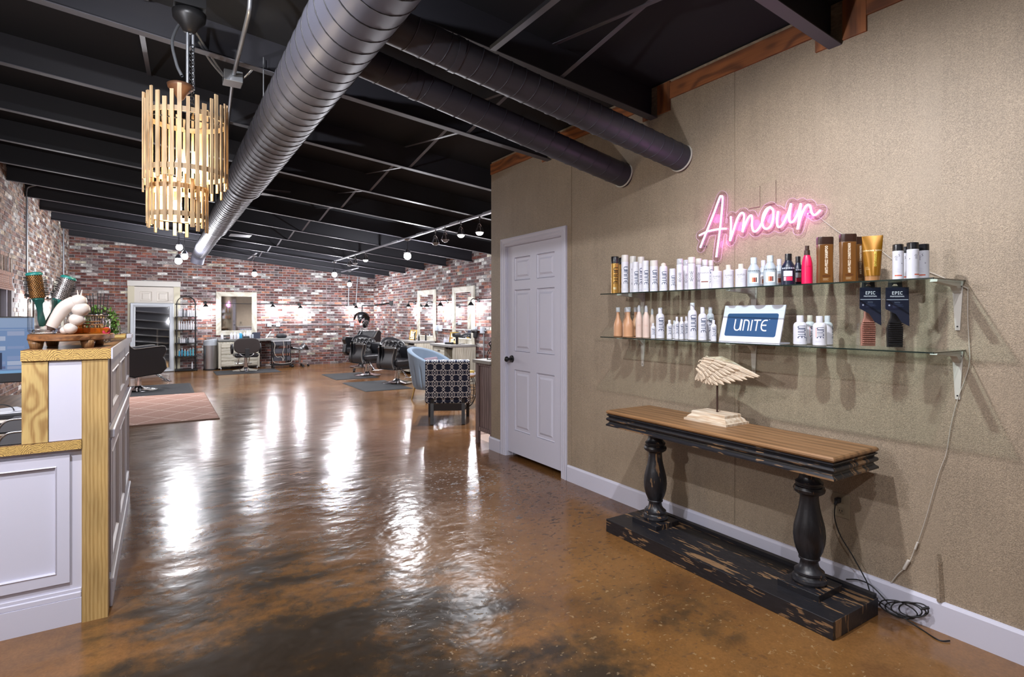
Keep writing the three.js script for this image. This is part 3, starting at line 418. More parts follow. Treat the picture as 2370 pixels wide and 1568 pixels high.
  claw(atX(214, -3.35), ty + .007, -3.35, .15, 'caramel brown claw hair clip lying in the amber dish', mat(lin(.27, .13, .05), .35)); claw(atX(181, -3.35), ty + .007, -3.35, 1.3, 'translucent orange claw hair clip at the end of the amber dish', amber);
  solo('scrunchie', 'small pink hair tie beside the amber dish', 'hair tie', torus(.012, .007, 0, .012, 0, 0, .5, 0, 8, 20), mat(lin(.5, .03, .08), .5), [atX(246, -3.32), ty, -3.32]);
  // behind the tray: reed diffuser, wreath, perfume on a brass tray
  const rd = thing('reed_diffuser', 'clear glass jar diffuser with black reeds on the bar top', 'diffuser', [atX(225, -3.80), by, -3.80]);
  part(rd, 'jar', lathe([[.001, .003], [.055, .003], [.06, .012], [.06, .12], [.048, .138], [.045, .15], [.05, .158], [.045, .158], [.041, .138], [.054, .118], [.054, .012], [.001, .010]], 0, 0, 0, 32), glassMat); part(rd, 'silver_collar', torus(.048, .008, 0, .152, 0, Math.PI / 2), M.chrome); part(rd, 'jar_label', moved(new THREE.CylinderGeometry(.0605, .0605, .05, 24, 1, true, -.9, 1.8), 0, .05, 0), mat(lin(.7, .68, .66), .6, 0, { side: THREE.DoubleSide }));
  for (let i = 0; i < 7; i++) { const a = (i - 3) * .075; part(rd, 'reed', rod([a * .1, .02, (i % 3 - 1) * .01], [a * .22, .275 - Math.abs(i - 3) * .004, (i % 3 - 1) * .03], .0022, 6), M.black); }
  const wr = thing('leaf_wreath', 'small green leafy wreath behind the reed diffuser', 'plant', [atX(231, -3.92), by + .018, -3.92]); const f3 = rng(8), lg = new THREE.PlaneGeometry(.018, .012, 2, 1); { const p = lg.attributes.position; for (let i = 0; i < p.count; i++) p.setZ(i, -Math.abs(p.getX(i)) * .4); lg.computeVertexNormals(); } const leaf = mat(lin(.10, .22, .04), .6, 0, { side: THREE.DoubleSide });
  part(wr, 'stem_ring', torus(.075, .006, 0, .085, 0), mat(lin(.08, .06, .03), .8)); const lv = []; for (let i = 0; i < 420; i++) { const a = f3() * 6.283, b = f3() * 6.283, rr2 = .012 + f3() * .014; const g = lg.clone(); g.applyMatrix4(new THREE.Matrix4().makeRotationFromEuler(new THREE.Euler(f3() * 3, f3() * 6, f3() * 3))); const R0 = .075 + Math.cos(b) * rr2; g.translate(Math.cos(a) * R0, .085 + Math.sin(a) * R0, Math.sin(b) * rr2); lv.push(g); } const lo = part(wr, 'leaves', lv, leaf); lo.userData.kind = 'stuff';
  const bt = thing('brass_tray', 'small brass tray with white block under perfume bottles', 'tray', [atX(266, -4.55), by, -4.55]); part(bt, 'tray_base', rbox(.15, .018, .2, .004, -.01, .009, 0), M.gold); part(bt, 'tray_rim', frame(.15, .2, [[0, 0], [0, .008], [.006, .008], [.006, 0]]).rotateX(-Math.PI / 2).translate(-.01, .018, 0), M.gold); part(bt, 'marble_block', rbox(.03, .028, .2, .004, .082, .014, 0), M.whiteGloss);
  const perf = (x, z, h, r, label, c) => { const o = thing('perfume_bottle', label, 'perfume', [x, by + .0185, z], 0, 'perfume bottles on the brass tray'); part(o, 'flask', lathe([[.001, 0], [r, 0], [r, h * .6], [r * .5, h * .68], [r * .4, h * .7], [.001, h * .7]], 0, 0, 0, 16), glassMat); part(o, 'stopper', cyl(r * .55, r * .55, h * .28, 0, h * .85, 0, 14), c); };
  perf(atX(258, -4.5), -4.50, .12, .018, 'perfume bottle with silver stopper on the brass tray', M.chrome); perf(atX(267, -4.53), -4.53, .125, .015, 'perfume bottle with black stopper on the brass tray', M.black); perf(atX(274, -4.58), -4.58, .10, .013, 'slim perfume bottle with gold stopper on the brass tray', M.gold);
}
// on the lower desktop: monitor, card reader, printer, letter tray
{ const y0 = .818; const scr = canvasTex(512, 400, (g, w, h) => { g.fillStyle = '#7f9fd0'; g.fillRect(0, 0, w, h); g.fillStyle = '#9db6dd'; g.fillRect(0, 0, w, 70); const rows = [['#6d7fae', 90, 34], ['#c3cde6', 130, 60], ['#7b86b0', 200, 22], ['#a9b5d8', 226, 30], ['#6b76a6', 260, 16]]; g.fillStyle = '#b9c9e6'; g.fillRect(20, 84, 470, 4); let f = rng(4); for (let i = 0; i < 7; i++) for (let j = 0; j < 8; j++) { g.fillStyle = ['#8d97c0', '#aab8dc', '#6f7aa8', '#c0cdea', '#94a9d6'][(f() * 5) | 0]; if (f() > .3) g.fillRect(20 + i * 68, 96 + j * 36, 62, 10 + f() * 22); } g.fillStyle = '#2c3a5c'; g.fillRect(290, 250, 120, 120); g.fillStyle = '#8fc4f4'; g.fillRect(0, 380, w, 20); });
  const m = thing('computer_monitor', 'flat computer monitor showing a pale blue booking screen behind the bar', 'monitor', [-.835, y0, -3.74], .06);
  part(m, 'bezel', rbox(.565, .335, .03, .006, 0, .38, 0), M.black); part(m, 'screen', moved(new THREE.PlaneGeometry(.545, .28), 0, .40, .0156), new THREE.MeshStandardMaterial({ color: 0x101010, emissive: 0xffffff, emissiveMap: scr, emissiveIntensity: .62, roughness: .3 })); part(m, 'stand', [rod([0, .02, -.02], [0, .3, -.03], .02), rbox(.22, .014, .18, .005, 0, .007, -.02)], M.black);
  const pr = thing('receipt_printer', 'small beige receipt printer with dark front on the desktop', 'printer', [-.615, y0, -3.46], 0); part(pr, 'printer_body', rbox(.2, .075, .16, .012, 0, .0375, 0), mat(lin(.55, .50, .44), .5)); part(pr, 'printer_window', rbox(.12, .05, .006, .003, -.035, .038, .08), M.blackGloss); part(pr, 'printer_lid', rbox(.19, .025, .15, .006, 0, .0875, -.005), M.black);
  solo('paper_stack', 'loose sheets of paper on top of the receipt printer', 'paper', [rbox(.22, .004, .15, .001, 0, .002, 0), rbox(.2, .004, .14, .001, .01, .006, .0, 0, .2, .03)], mat(lin(.65, .66, .7), .7), [-.66, y0 + .1002, -3.46], .2);
  solo('cable_loop', 'thin black cable looped over the papers', 'cable', tube([[-.03, 0, 0], [-.02, .025, .01], [.01, .03, .015], [.04, .015, .01], [.05, 0, .02]], .0025, 24, 6), M.cable, [-.62, y0 + .112, -3.43]);
  const ph = thing('desk_phone', 'black desk telephone at the edge of the pine desktop', 'telephone', [-.69, y0 + .0045, -3.235], .1); part(ph, 'phone_body', [extrude([[-.09, 0], [.09, 0], [.09, .02], [-.09, .06]], .16, .004, 0, 0, -.08)], M.blackGloss); part(ph, 'handset', [rbox(.17, .026, .045, .012, 0, .07, .05, 0, 0, -.22)], M.black);
  const lt = thing('mesh_letter_tray', 'silver mesh letter tray holding papers at the desk end', 'letter tray', [-.515, y0, -3.20], 0); for (const y of [.0, .055]) for (const z of [.06, -.06]) part(lt, 'mesh_side', extrude([[-.06, 0], [.015, 0], [.015, .055], [-.03, .05], [-.055, .025]], .003, 0, 0, y, z), mat(lin(.12, .12, .13), .5, .5)); part(lt, 'tray_rim', [tube([[-.06, .002, .063], [-.055, .028, .063], [-.03, .052, .063], [.015, .056, .063]], .004, 16, 6), tube([[-.06, .057, .063], [-.055, .083, .063], [-.03, .107, .063], [.015, .111, .063]], .004, 16, 6), box(.075, .003, .126, -.022, .0025, 0), box(.075, .003, .126, -.022, .057, 0)], M.steel); part(lt, 'papers', box(.07, .02, .11, -.02, .014, 0), M.white);
}

// ============================================================ CONSOLE TABLE AND SCULPTURE
{ const zc = -1.96, t = thing('console_table', 'console table with worn black turned legs and waxed pine top against the tan wall', 'console table', [2.585, 0, zc]);
  part(t, 'tabletop', metricUV(slab(.385, 1.415, [[.012, .745], [.004, .75], [.0, .757], [.002, .764], [.008, .770]]), 1.0, 'z'), W.oldPine);
  part(t, 'apron_moulding', metricUV(slab(.385, 1.415, [[.03, .672], [.0, .672], [.0, .680], [.012, .690], [.016, .698], [.004, .706], [.0, .714], [.004, .722], [.014, .726], [.012, .732], [.004, .738], [.004, .744], [.012, .746]]), .9, 'z', [.13, .4]), W.distress);
  const prof = [[.001, .03], [.062, .03], [.072, .034], [.077, .046], [.074, .058], [.064, .064], [.060, .072], [.066, .078], [.065, .088], [.052, .098], [.042, .112], [.038, .135], [.040, .142], [.046, .144], [.046, .150], [.044, .153], [.058, .185], [.067, .22], [.070, .255], [.067, .295], [.058, .335], [.048, .375], [.042, .41], [.040, .436], [.042, .448], [.054, .452], [.066, .462], [.069, .474], [.064, .486], [.055, .489], [.055, .494], [.061, .498], [.061, .507], [.050, .516], [.042, .533], [.041, .550], [.046, .572], [.057, .582], [.060, .588], [.060, .596], [.001, .596]];
  for (const s of [-1, 1]) { part(t, 'turned_leg', metricUV(creased(lathe(prof, .015, .077, s * .485, 40), .55), 1.1, 'y', [.2 + s * .3, .1]), W.distressLight); part(t, 'leg_plinth', metricUV(rbox(.2, .034, .2, .004, .015, .094, s * .485), 1.4, 'z', [s * .3, .5]), W.distressLight); }
  part(t, 'base', metricUV(rbox(.385, .08, 1.41, .003, 0, .04, 0), .95, 'z', [.45, .2]), W.distress); part(t, 'back_strip', metricUV(box(.03, .02, 1.40, .172, .088, 0), .95, 'z', [.7, .2]), W.distressLight);
}
{ const X0 = 2.665, Z0 = -2.05, s = thing('wing_sculpture', 'carved whitewashed wooden wing on a rod and stepped base on the console', 'sculpture', [X0, .770, Z0]);
  const wood = mat(0xffffff, .7, 0, { map: woodTex([216, 202, 182], [184, 158, 130], { rings: 7, warp: 1.2, fine: .6, w: 256, h: 256, seed: 4 }) });
  part(s, 'pedestal', metricUV(slab(.20, .285, [[0, 0], [0, .012], [.01, .014], [.016, .026], [.026, .034], [.030, .036], [.030, .05], [.034, .054]]), 3, 'z'), wood);
  part(s, 'rod', rod([0, .05, .01], [.0, .23, .01], .0055), mat(lin(.05, .025, .018), .5, .3));
  // the wing lies in the plane of the wall; a, b are metres to the right (towards +z) and up
  const at = (u, v) => { const p = onX(u, v, X0); return [p.z - Z0, p.y - .770]; };
  const w = part(s, 'wing_core', (() => { const pts = [[1622, 868], [1626, 842], [1640, 829], [1668, 828], [1690, 838], [1722, 856], [1745, 868], [1700, 878], [1660, 886], [1636, 884]].map(([u, v]) => at(u, v)); return extrude(pts.map(([a, b]) => [a, b]).reverse(), .028, .006, 0, 0, 0).rotateY(-Math.PI / 2).translate(.012, 0, 0); })(), wood);
  const fj = rng(77), feather = (u0, v0, u1, v1, width, lift, thick = .008) => { u1 += (fj() - .5) * 5; v1 += (fj() - .5) * 2.5; const a = at(u0, v0), b = at(u1, v1), L = Math.hypot(b[0] - a[0], b[1] - a[1]), ang = Math.atan2(b[1] - a[1], b[0] - a[0]), rings = [];
    for (let i = 0; i <= 12; i++) { const k = i / 12, ww = width * (.55 + .45 * Math.sin(Math.min(1, k * 1.6) * 1.57)) * Math.sqrt(Math.max(.02, 1 - Math.pow(k, 5))), o = []; for (let j = 0; j < 10; j++) { const q = j / 10 * 6.283, x = Math.cos(q) * ww, z = Math.sin(q) * thick * (1 - .35 * k) + (Math.abs(x) < ww * .3 && Math.sin(q) > 0 ? .0022 : 0); o.push([k * L, x, z]); } rings.push(o); }
    const g = loft(rings, true, true, true); g.applyMatrix4(new THREE.Matrix4().makeRotationZ(ang)); g.translate(a[0], a[1], 0); g.rotateY(-Math.PI / 2); g.translate(-.012 - lift, 0, 0); part(w, 'feather', g, wood); };
  // primaries sweeping to the tip, then the hanging row, then coverts and scales
  for (let i = 0; i < 8; i++) { const k = i / 7; feather(lerp(1652, 1640, k), lerp(838, 868, k), lerp(1763, 1668, k), lerp(872, 893, k), lerp(.0125, .013, k), .004 + .006 * k); }
  for (let i = 0; i < 7; i++) { const k = i / 6; feather(lerp(1648, 1690, k), lerp(828, 839, k), lerp(1700, 1760, k), lerp(846, 871, k), .010, .010 - .003 * k); }
  for (let i = 0; i < 5; i++) { const k = i / 4; feather(lerp(1668, 1700, k), lerp(836, 850, k), lerp(1736, 1760, k), lerp(863, 873, k), .011, .007); }
  for (const [u, v, r] of [[1630, 838, .010], [1638, 833, .011], [1627, 848, .010], [1645, 829, .010], [1625, 858, .009]]) { const q = at(u, v); part(w, 'curl', torus(r, .004, 0, 0, 0, 0, Math.PI / 2, 0, 7, 18, 4.9).translate(-.034, q[1], q[0]), wood); }
  for (let i = 0; i < 7; i++) { const k = i / 6; feather(lerp(1636, 1628, k), lerp(866, 858, k), lerp(1656, 1617, k), lerp(892, 880, k), .0115, .008 + .004 * k); }
  for (let i = 0; i < 8; i++) { const k = i / 7; feather(lerp(1660, 1636, k), lerp(834, 860, k), lerp(1718, 1654, k), lerp(856, 886, k), .0115, .014); }
  for (let i = 0; i < 8; i++) { const k = i / 7; feather(lerp(1652, 1626, k), lerp(830, 862, k), lerp(1690, 1634, k), lerp(843, 884, k), .0105, .021); }
  for (let r = 0; r < 3; r++) for (let i = 0; i < 5; i++) { const k = i / 4; feather(lerp(1640 - r * 4, 1622, k) + r * 3, lerp(829, 852, k) + r * 4, lerp(1664 - r * 6, 1632, k) + r * 3, lerp(832, 868, k) + r * 5, .0085, .027 - r * .003, .007); }
}
// ============================================================ WALL SHELVES
const S1 = 1.52, S2 = 1.2262, SX = 2.56;
M.shelfGlass = phys(lin(.86, .95, .92), .02, 0, { transmission: 1, thickness: 0, ior: 1.5 }); M.shelfEdge = phys(lin(.012, .022, .018), .12, 0, { clearcoat: .4 });
M.bracket = mat(lin(.55, .52, .47), .45);
[['upper', S1], ['lower', S2]].forEach(([n, y]) => { const g = thing('glass_shelf', n === 'upper' ? 'upper clear glass wall shelf crowded with hair products' : 'lower clear glass wall shelf carrying a blue and white sign', 'shelf', [0, 0, 0]);
  part(g, 'glass_pane', span(SX + .002, TX - .004, y - .006, y, -2.908, -.960), M.shelfGlass); part(g, 'polished_edge', [span(SX, SX + .002, y - .006, y, -2.91, -.958), span(SX, TX - .004, y - .006, y, -.960, -.958), span(SX, TX - .004, y - .006, y, -2.91, -2.908)], M.shelfEdge, 'dark green polished glass edge'); });
{ let first; for (const [y, z] of [[S1, -.985], [S1, -1.945], [S1, -2.81], [S2, -.985], [S2, -1.945], [S2, -2.81]]) { if (!first) { first = thing('shelf_bracket', '', 'bracket', [TX, y - .0065, z], 0, 'shelf brackets'); part(first, 'wall_leg', extrude([[-.019, 0], [.019, 0], [.008, -.205], [-.008, -.205]], .006, .001, -.003, 0, 0, 0, -Math.PI / 2, 0), M.bracket); part(first, 'support_arm', [extrude([[0, 0], [-.235, 0], [-.24, -.006], [-.05, -.020], [-.02, -.045], [0, -.05]], .022, .002, 0, 0, -.011)], M.bracket); for (const [a, b] of [[-.02, -.012], [-.02, .012], [-.19, 0]]) part(first, 'screw', cyl(.0035, .0035, .004, -.009, a, b, 8, 0, 0, Math.PI / 2), M.blackMetal); }
    const o = first.position.z === z && first.position.y === y - .0065 ? first : copyOf(first, [TX, y - .0065, z], 0); const at = z > -1.2 ? 'by the hanging white cord' : z > -2.2 ? 'near the middle of the glass' : 'at the door end of the glass'; o.userData.label = `cream tapered steel bracket under the ${y === S1 ? 'upper' : 'lower'} shelf, ${at}`; } }

// ============================================================ PRODUCTS ON THE SHELVES
const ink = (g, s, x, y, size, o = {}) => { g.save(); g.translate(x, y); if (o.rot) g.rotate(o.rot); g.fillStyle = o.c || '#2b3550'; g.font = `${o.w || 'normal'} ${size}px ${o.f || 'sans-serif'}`; g.textAlign = o.al || 'center'; g.textBaseline = 'middle'; if (o.sx || o.sy) g.scale(o.sx || 1, o.sy || 1); g.fillText(s, 0, 0); g.restore(); };
const lines = (g, x, y, n, w, c, gap = 8, h = 2) => { g.fillStyle = c; const f = rng(n * 13 + x); for (let i = 0; i < n; i++) g.fillRect(x, y + i * gap, w * (.5 + .5 * f()), h); };
// the rounded lettering of the salon brand, drawn as strokes; s = cap height
function unite(g, x, y, s, c, lw = .13) { g.save(); g.translate(x, y); g.scale(s, s); g.strokeStyle = c; g.lineWidth = lw; g.lineCap = 'butt'; g.lineJoin = 'round'; const L = (...p) => { g.beginPath(); p.forEach(([a, b], i) => i ? g.lineTo(a, b) : g.moveTo(a, b)); g.stroke(); };
  g.beginPath(); g.moveTo(.0, -1); g.lineTo(.06, -1); g.lineTo(.06, -.42); g.quadraticCurveTo(.06, -.03, .34, -.03); g.quadraticCurveTo(.62, -.03, .62, -.42); g.lineTo(.62, -1); g.lineTo(.70, -1); g.stroke(); L([.70, -1], [.70, -.0]);
  g.beginPath(); g.moveTo(.95, 0); g.lineTo(.95, -.97); g.lineTo(1.12, -.97); g.quadraticCurveTo(1.42, -.97, 1.42, -.6); g.lineTo(1.42, 0); g.stroke();
  L([1.68, 0], [1.68, -1]); L([1.85, -.97], [2.5, -.97]); L([2.17, -.97], [2.17, 0]);
  g.beginPath(); g.moveTo(3.1, -.95); g.quadraticCurveTo(2.6, -1.05, 2.6, -.5); g.quadraticCurveTo(2.6, .05, 3.12, -.05); g.stroke(); L([2.62, -.52], [3.05, -.52]); g.restore(); }
function wrap(w, h, draw) { return canvasTex(w, h, draw); }        // label texture that goes once round: the middle faces the front
const LB = {
  unite: wrap(512, 512, (g, w, h) => { g.fillStyle = '#d2d2da'; g.fillRect(0, 0, w, h); g.save(); g.translate(228, 70); g.rotate(Math.PI / 2); unite(g, 0, 0, 92, '#2e3a5a'); g.restore(); lines(g, 210, 440, 4, 80, '#9aa2b8'); g.save(); g.translate(330, 330); g.rotate(Math.PI / 2); unite(g, 0, 0, 30, '#3a4668'); g.restore(); }),
  gold: wrap(512, 512, (g, w, h) => { g.fillStyle = '#a8803c'; g.fillRect(0, 0, w, h); g.save(); g.translate(228, 60); g.rotate(Math.PI / 2); unite(g, 0, 0, 92, '#33240e'); g.restore(); g.fillStyle = '#c8b48c'; g.fillRect(220, 400, 60, 40); }),
  uniteRed: wrap(512, 512, (g, w, h) => { g.fillStyle = '#d4d3da'; g.fillRect(0, 0, w, h); g.save(); g.translate(225, 90); g.rotate(Math.PI / 2); unite(g, 0, 0, 80, '#2e3a5a'); g.restore(); g.fillStyle = '#e0603c'; g.fillRect(212, 100, 5, 220); lines(g, 205, 400, 4, 100, '#a6a6b4'); }),
  plex: wrap(512, 256, (g, w, h) => { g.fillStyle = '#cccad2'; g.fillRect(0, 0, w, h); ink(g, 'OLAPLEX', 256, 70, 30, { c: '#3a3a48' }); ink(g, 'No.3', 236, 100, 20, { c: '#3a3a48' }); lines(g, 205, 125, 5, 110, '#8c8c9c', 12); }),
  plexBox: wrap(512, 512, (g, w, h) => { g.fillStyle = '#d2d1d9'; g.fillRect(0, 0, w, h); ink(g, 'OLAPLEX', 256, 140, 40, { c: '#3a3a48' }); g.fillStyle = '#7a3a2e'; g.fillRect(190, 330, 130, 22); lines(g, 200, 380, 4, 110, '#9a9aa8', 14); }),
  wow: wrap(512, 512, (g, w, h) => { g.fillStyle = '#d2d2da'; g.fillRect(0, 0, w, h); g.strokeStyle = '#30344a'; g.lineWidth = 7; const z = (y, d) => { g.beginPath(); g.moveTo(215, y); g.lineTo(240, y + 60 * d); g.lineTo(256, y); g.lineTo(272, y + 60 * d); g.lineTo(297, y); g.stroke(); }; z(150, 1); g.beginPath(); g.arc(256, 245, 22, 0, 7); g.stroke(); z(280, 1); lines(g, 215, 380, 5, 80, '#8a8a9c', 12); }),
  redken: wrap(512, 512, (g, w, h) => { g.fillStyle = '#a9b4bc'; g.fillRect(0, 0, w, h); ink(g, 'REDKEN', 256, 130, 46, { c: '#3c4654', w: 'bold' }); g.fillStyle = '#f4f4f2'; g.fillRect(200, 190, 120, 230); lines(g, 208, 200, 6, 70, '#5a6470', 12); g.fillStyle = '#a24a3a'; g.fillRect(250, 290, 30, 110); g.fillStyle = '#3a3030'; g.fillRect(282, 290, 14, 110); g.fillStyle = '#c8763c'; g.fillRect(234, 290, 14, 110); }),
  navy: wrap(512, 512, (g, w, h) => { g.fillStyle = '#10182e'; g.fillRect(0, 0, w, h); ink(g, 'REDKEN', 256, 130, 46, { c: '#c8d0e0', w: 'bold' }); g.fillStyle = '#d8dbe4'; g.fillRect(196, 190, 110, 120); lines(g, 204, 200, 7, 70, '#4a5470', 14); g.fillStyle = '#d8345a'; g.fillRect(236, 320, 70, 90); g.fillStyle = '#f0b0b8'; g.fillRect(200, 320, 30, 90); }),
  pink: wrap(512, 512, (g, w, h) => { g.fillStyle = '#e8104e'; g.fillRect(0, 0, w, h); ink(g, 'k pro', 256, 170, 44, { c: '#5a0a20' }); lines(g, 216, 220, 9, 80, '#a00a34', 16); }),
  shampoo: wrap(512, 512, (g, w, h) => { g.fillStyle = '#6c4316'; g.fillRect(0, 0, w, h); ink(g, 'ANTI-FRIZZ SHAMPOO', 256, 200, 42, { rot: -Math.PI / 2, c: '#f6ead6', w: 'bold', sx: .86 }); g.fillStyle = '#5a3210'; g.fillRect(214, 412, 84, 26); lines(g, 220, 455, 3, 76, '#f0dcb8', 12); }),
  cond: wrap(512, 512, (g, w, h) => { g.fillStyle = '#6c4316'; g.fillRect(0, 0, w, h); ink(g, 'ANTI-FRIZZ CONDITIONER', 256, 205, 40, { rot: -Math.PI / 2, c: '#f6ead6', w: 'bold', sx: .78 }); g.fillStyle = '#5a3210'; g.fillRect(214, 415, 84, 26); lines(g, 220, 458, 3, 76, '#f0dcb8', 12); }),
  tube: wrap(512, 512, (g, w, h) => { g.fillStyle = '#8a5e12'; g.fillRect(0, 0, w, h); g.fillStyle = '#e6d8ac'; ink(g, 'SMOOTHING SERUM', 256, 190, 26, { c: '#f2e6c2' }); ink(g, 'LEAVE-IN', 220, 290, 40, { rot: -Math.PI / 2, c: '#8a5e10', w: 'bold' }); ink(g, 'DETANGLER', 300, 300, 34, { rot: -Math.PI / 2, c: '#d2c45a', w: 'bold' }); lines(g, 200, 400, 3, 60, '#f2e6c2', 14); }),
  floral: wrap(512, 512, (g, w, h) => { g.fillStyle = '#c4c4cc'; g.fillRect(0, 0, w, h); ink(g, 'ash', 226, 120, 54, { rot: -Math.PI / 2, c: '#4a4656', f: 'serif' }); g.strokeStyle = '#8a8a94'; g.lineWidth = 3; const f = rng(6); for (let i = 0; i < 9; i++) { const x = 60 + f() * 400, y = 60 + f() * 330; g.beginPath(); g.moveTo(x, y); g.lineTo(x + (f() - .5) * 90, y + (f() - .5) * 90); g.stroke(); g.fillStyle = '#3c3a48'; g.beginPath(); g.arc(x, y, 7, 0, 7); g.fill(); } lines(g, 216, 300, 5, 90, '#90909c', 18); g.fillStyle = '#b8543c'; g.fillRect(206, 420, 110, 22); }),
  peach: wrap(512, 256, (g, w, h) => { g.fillStyle = '#c4936e'; g.fillRect(0, 0, w, h); ink(g, 'boing', 256, 90, 34, { c: '#c08a62', f: 'serif' }); lines(g, 226, 150, 3, 60, '#c89470', 14); }),
  blush: wrap(512, 256, (g, w, h) => { g.fillStyle = '#d4bcb0'; g.fillRect(0, 0, w, h); ink(g, 'boing', 256, 110, 30, { c: '#cfa998', f: 'serif' }); lines(g, 226, 160, 3, 60, '#d0b0a4', 14); }),
};
const PM = {}; for (const k in LB) PM[k] = mat(0xffffff, k === 'gold' || k === 'tube' ? .3 : .38, k === 'gold' || k === 'tube' ? .45 : 0, { map: LB[k] });
const capW = mat(lin(.60, .58, .54), .4), capWhite = mat(lin(.62, .62, .67), .35), capClear = phys(lin(.8, .82, .86), .15, 0, { transmission: .5, thickness: 0 }), capBrown = mat(lin(.035, .014, .008), .35), capPale = mat(lin(.62, .56, .48), .4), capBlack = mat(lin(.01, .01, .012), .25);
// round container: p = profile [r,y] of the body in units of (radius, height); cap the same way; labels face the camera
function bottleOf(kind) { const K = {
  can: { body: [[.001, 0], [.96, 0], [1, .015], [1, .80], [.97, .815], [.93, .82]], cap: [[.001, 1], [.9, 1], [.97, .985], [.97, .815], [.001, .815]] },
  dome: { body: [[.001, 0], [.96, 0], [1, .015], [1, .80], [.9, .86], [.8, .88]], cap: [[.001, 1], [.4, .99], [.62, .95], [.68, .875], [.001, .87]] },
  round: { body: [[.001, 0], [.94, 0], [1, .02], [1, .66], [.96, .72], [.8, .78], [.5, .81], [.45, .82]], cap: [[.001, 1], [.46, 1], [.5, .985], [.5, .815], [.001, .815]] },
  fat: { body: [[.001, 0], [.9, 0], [1, .04], [1, .62], [.94, .70], [.75, .755], [.5, .78], [.46, .79]], cap: [[.001, 1], [.5, 1], [.52, .98], [.52, .785], [.001, .785]] },
  neck: { body: [[.001, 0], [.95, 0], [1, .02], [1, .34], [.93, .44], [.7, .55], [.42, .66], [.36, .76], [.36, .84]], cap: [[.001, 1], [.44, 1], [.46, .98], [.44, .84], [.001, .84]] },
  mist: { body: [[.001, 0], [.95, 0], [1, .02], [1, .42], [.96, .56], [.8, .68], [.5, .78], [.42, .80]], cap: [[.001, 1], [.3, 1], [.42, .93], [.44, .79], [.001, .79]] },
  jar: { body: [[.001, 0], [.97, 0], [1, .015], [1, .74], [.97, .77], [.5, .80]], cap: [[.001, 1], [.5, 1], [.5, .79], [.001, .79]] },
  sh: { body: [[.001, 0], [.95, 0], [1, .02], [1, .52], [.92, .62], [.62, .72], [.48, .78], [.46, .80]], cap: [[.001, 1], [.5, 1], [.5, .79], [.001, .79]] },
  spray: { body: [[.001, 0], [.92, 0], [1, .04], [1, .45], [.92, .58], [.7, .70], [.55, .75], [.5, .76]], cap: [[.001, 1], [.36, 1], [.38, .9], [.5, .88], [.55, .76], [.001, .76]] },
}; return K[kind]; }
function faceCam(o) { o.rotation.y = Math.atan2(-o.position.x, -o.position.z); }          // label turned towards the room
function product(name, label, category, u0, u1, vt, vb, y, X, kind, bm, cm, group, o = {}) {
  const uc = (u0 + u1) / 2, q = onX(uc, HOR, X), zc = depthOf(X, q.z), r = (u1 - u0) / 2 * zc / FPX * (o.kr || .97), h = (vb - vt) / FPX * zc * (o.kh || 1), K = bottleOf(kind), t = thing(name, label, category, [X, y, q.z], 0, group);
  const g = (p) => { const s = p.slice(); return new THREE.LatheGeometry(s.map(([a, b]) => new THREE.Vector2(a * r, b * h)), 24); };
  const b = g(K.body), uv = b.attributes.uv, P = b.attributes.position; for (let i = 0; i < uv.count; i++) uv.setXY(i, uv.getX(i), P.getY(i) / (h * K.body[K.body.length - 3][1])); b.rotateY(Math.PI);
  part(t, 'container', b, bm); part(t, 'cap', creased(g(K.cap.slice().reverse()), .5), cm); if (o.extra) o.extra(t, r, h); t.rotation.y = Math.atan2(-X, -q.z) + (o.turn || 0); return t;
}
const G1 = 'bottles on the upper glass shelf', G2 = 'bottles on the lower glass shelf', XF = 2.64, XM = 2.72, XB = 2.80;
const U1 = (u0, u1, vt, vb, X, kind, bm, cm, name, label, cat, o) => product(name, label, cat, u0, u1, vt, vb, S1 + .0005, X, kind, bm, cm, G1, o), U2 = (u0, u1, vt, vb, X, kind, bm, cm, name, label, cat, o) => product(name, label, cat, u0, u1, vt, vb, S2 + .0005, X, kind, bm, cm, G2, o);
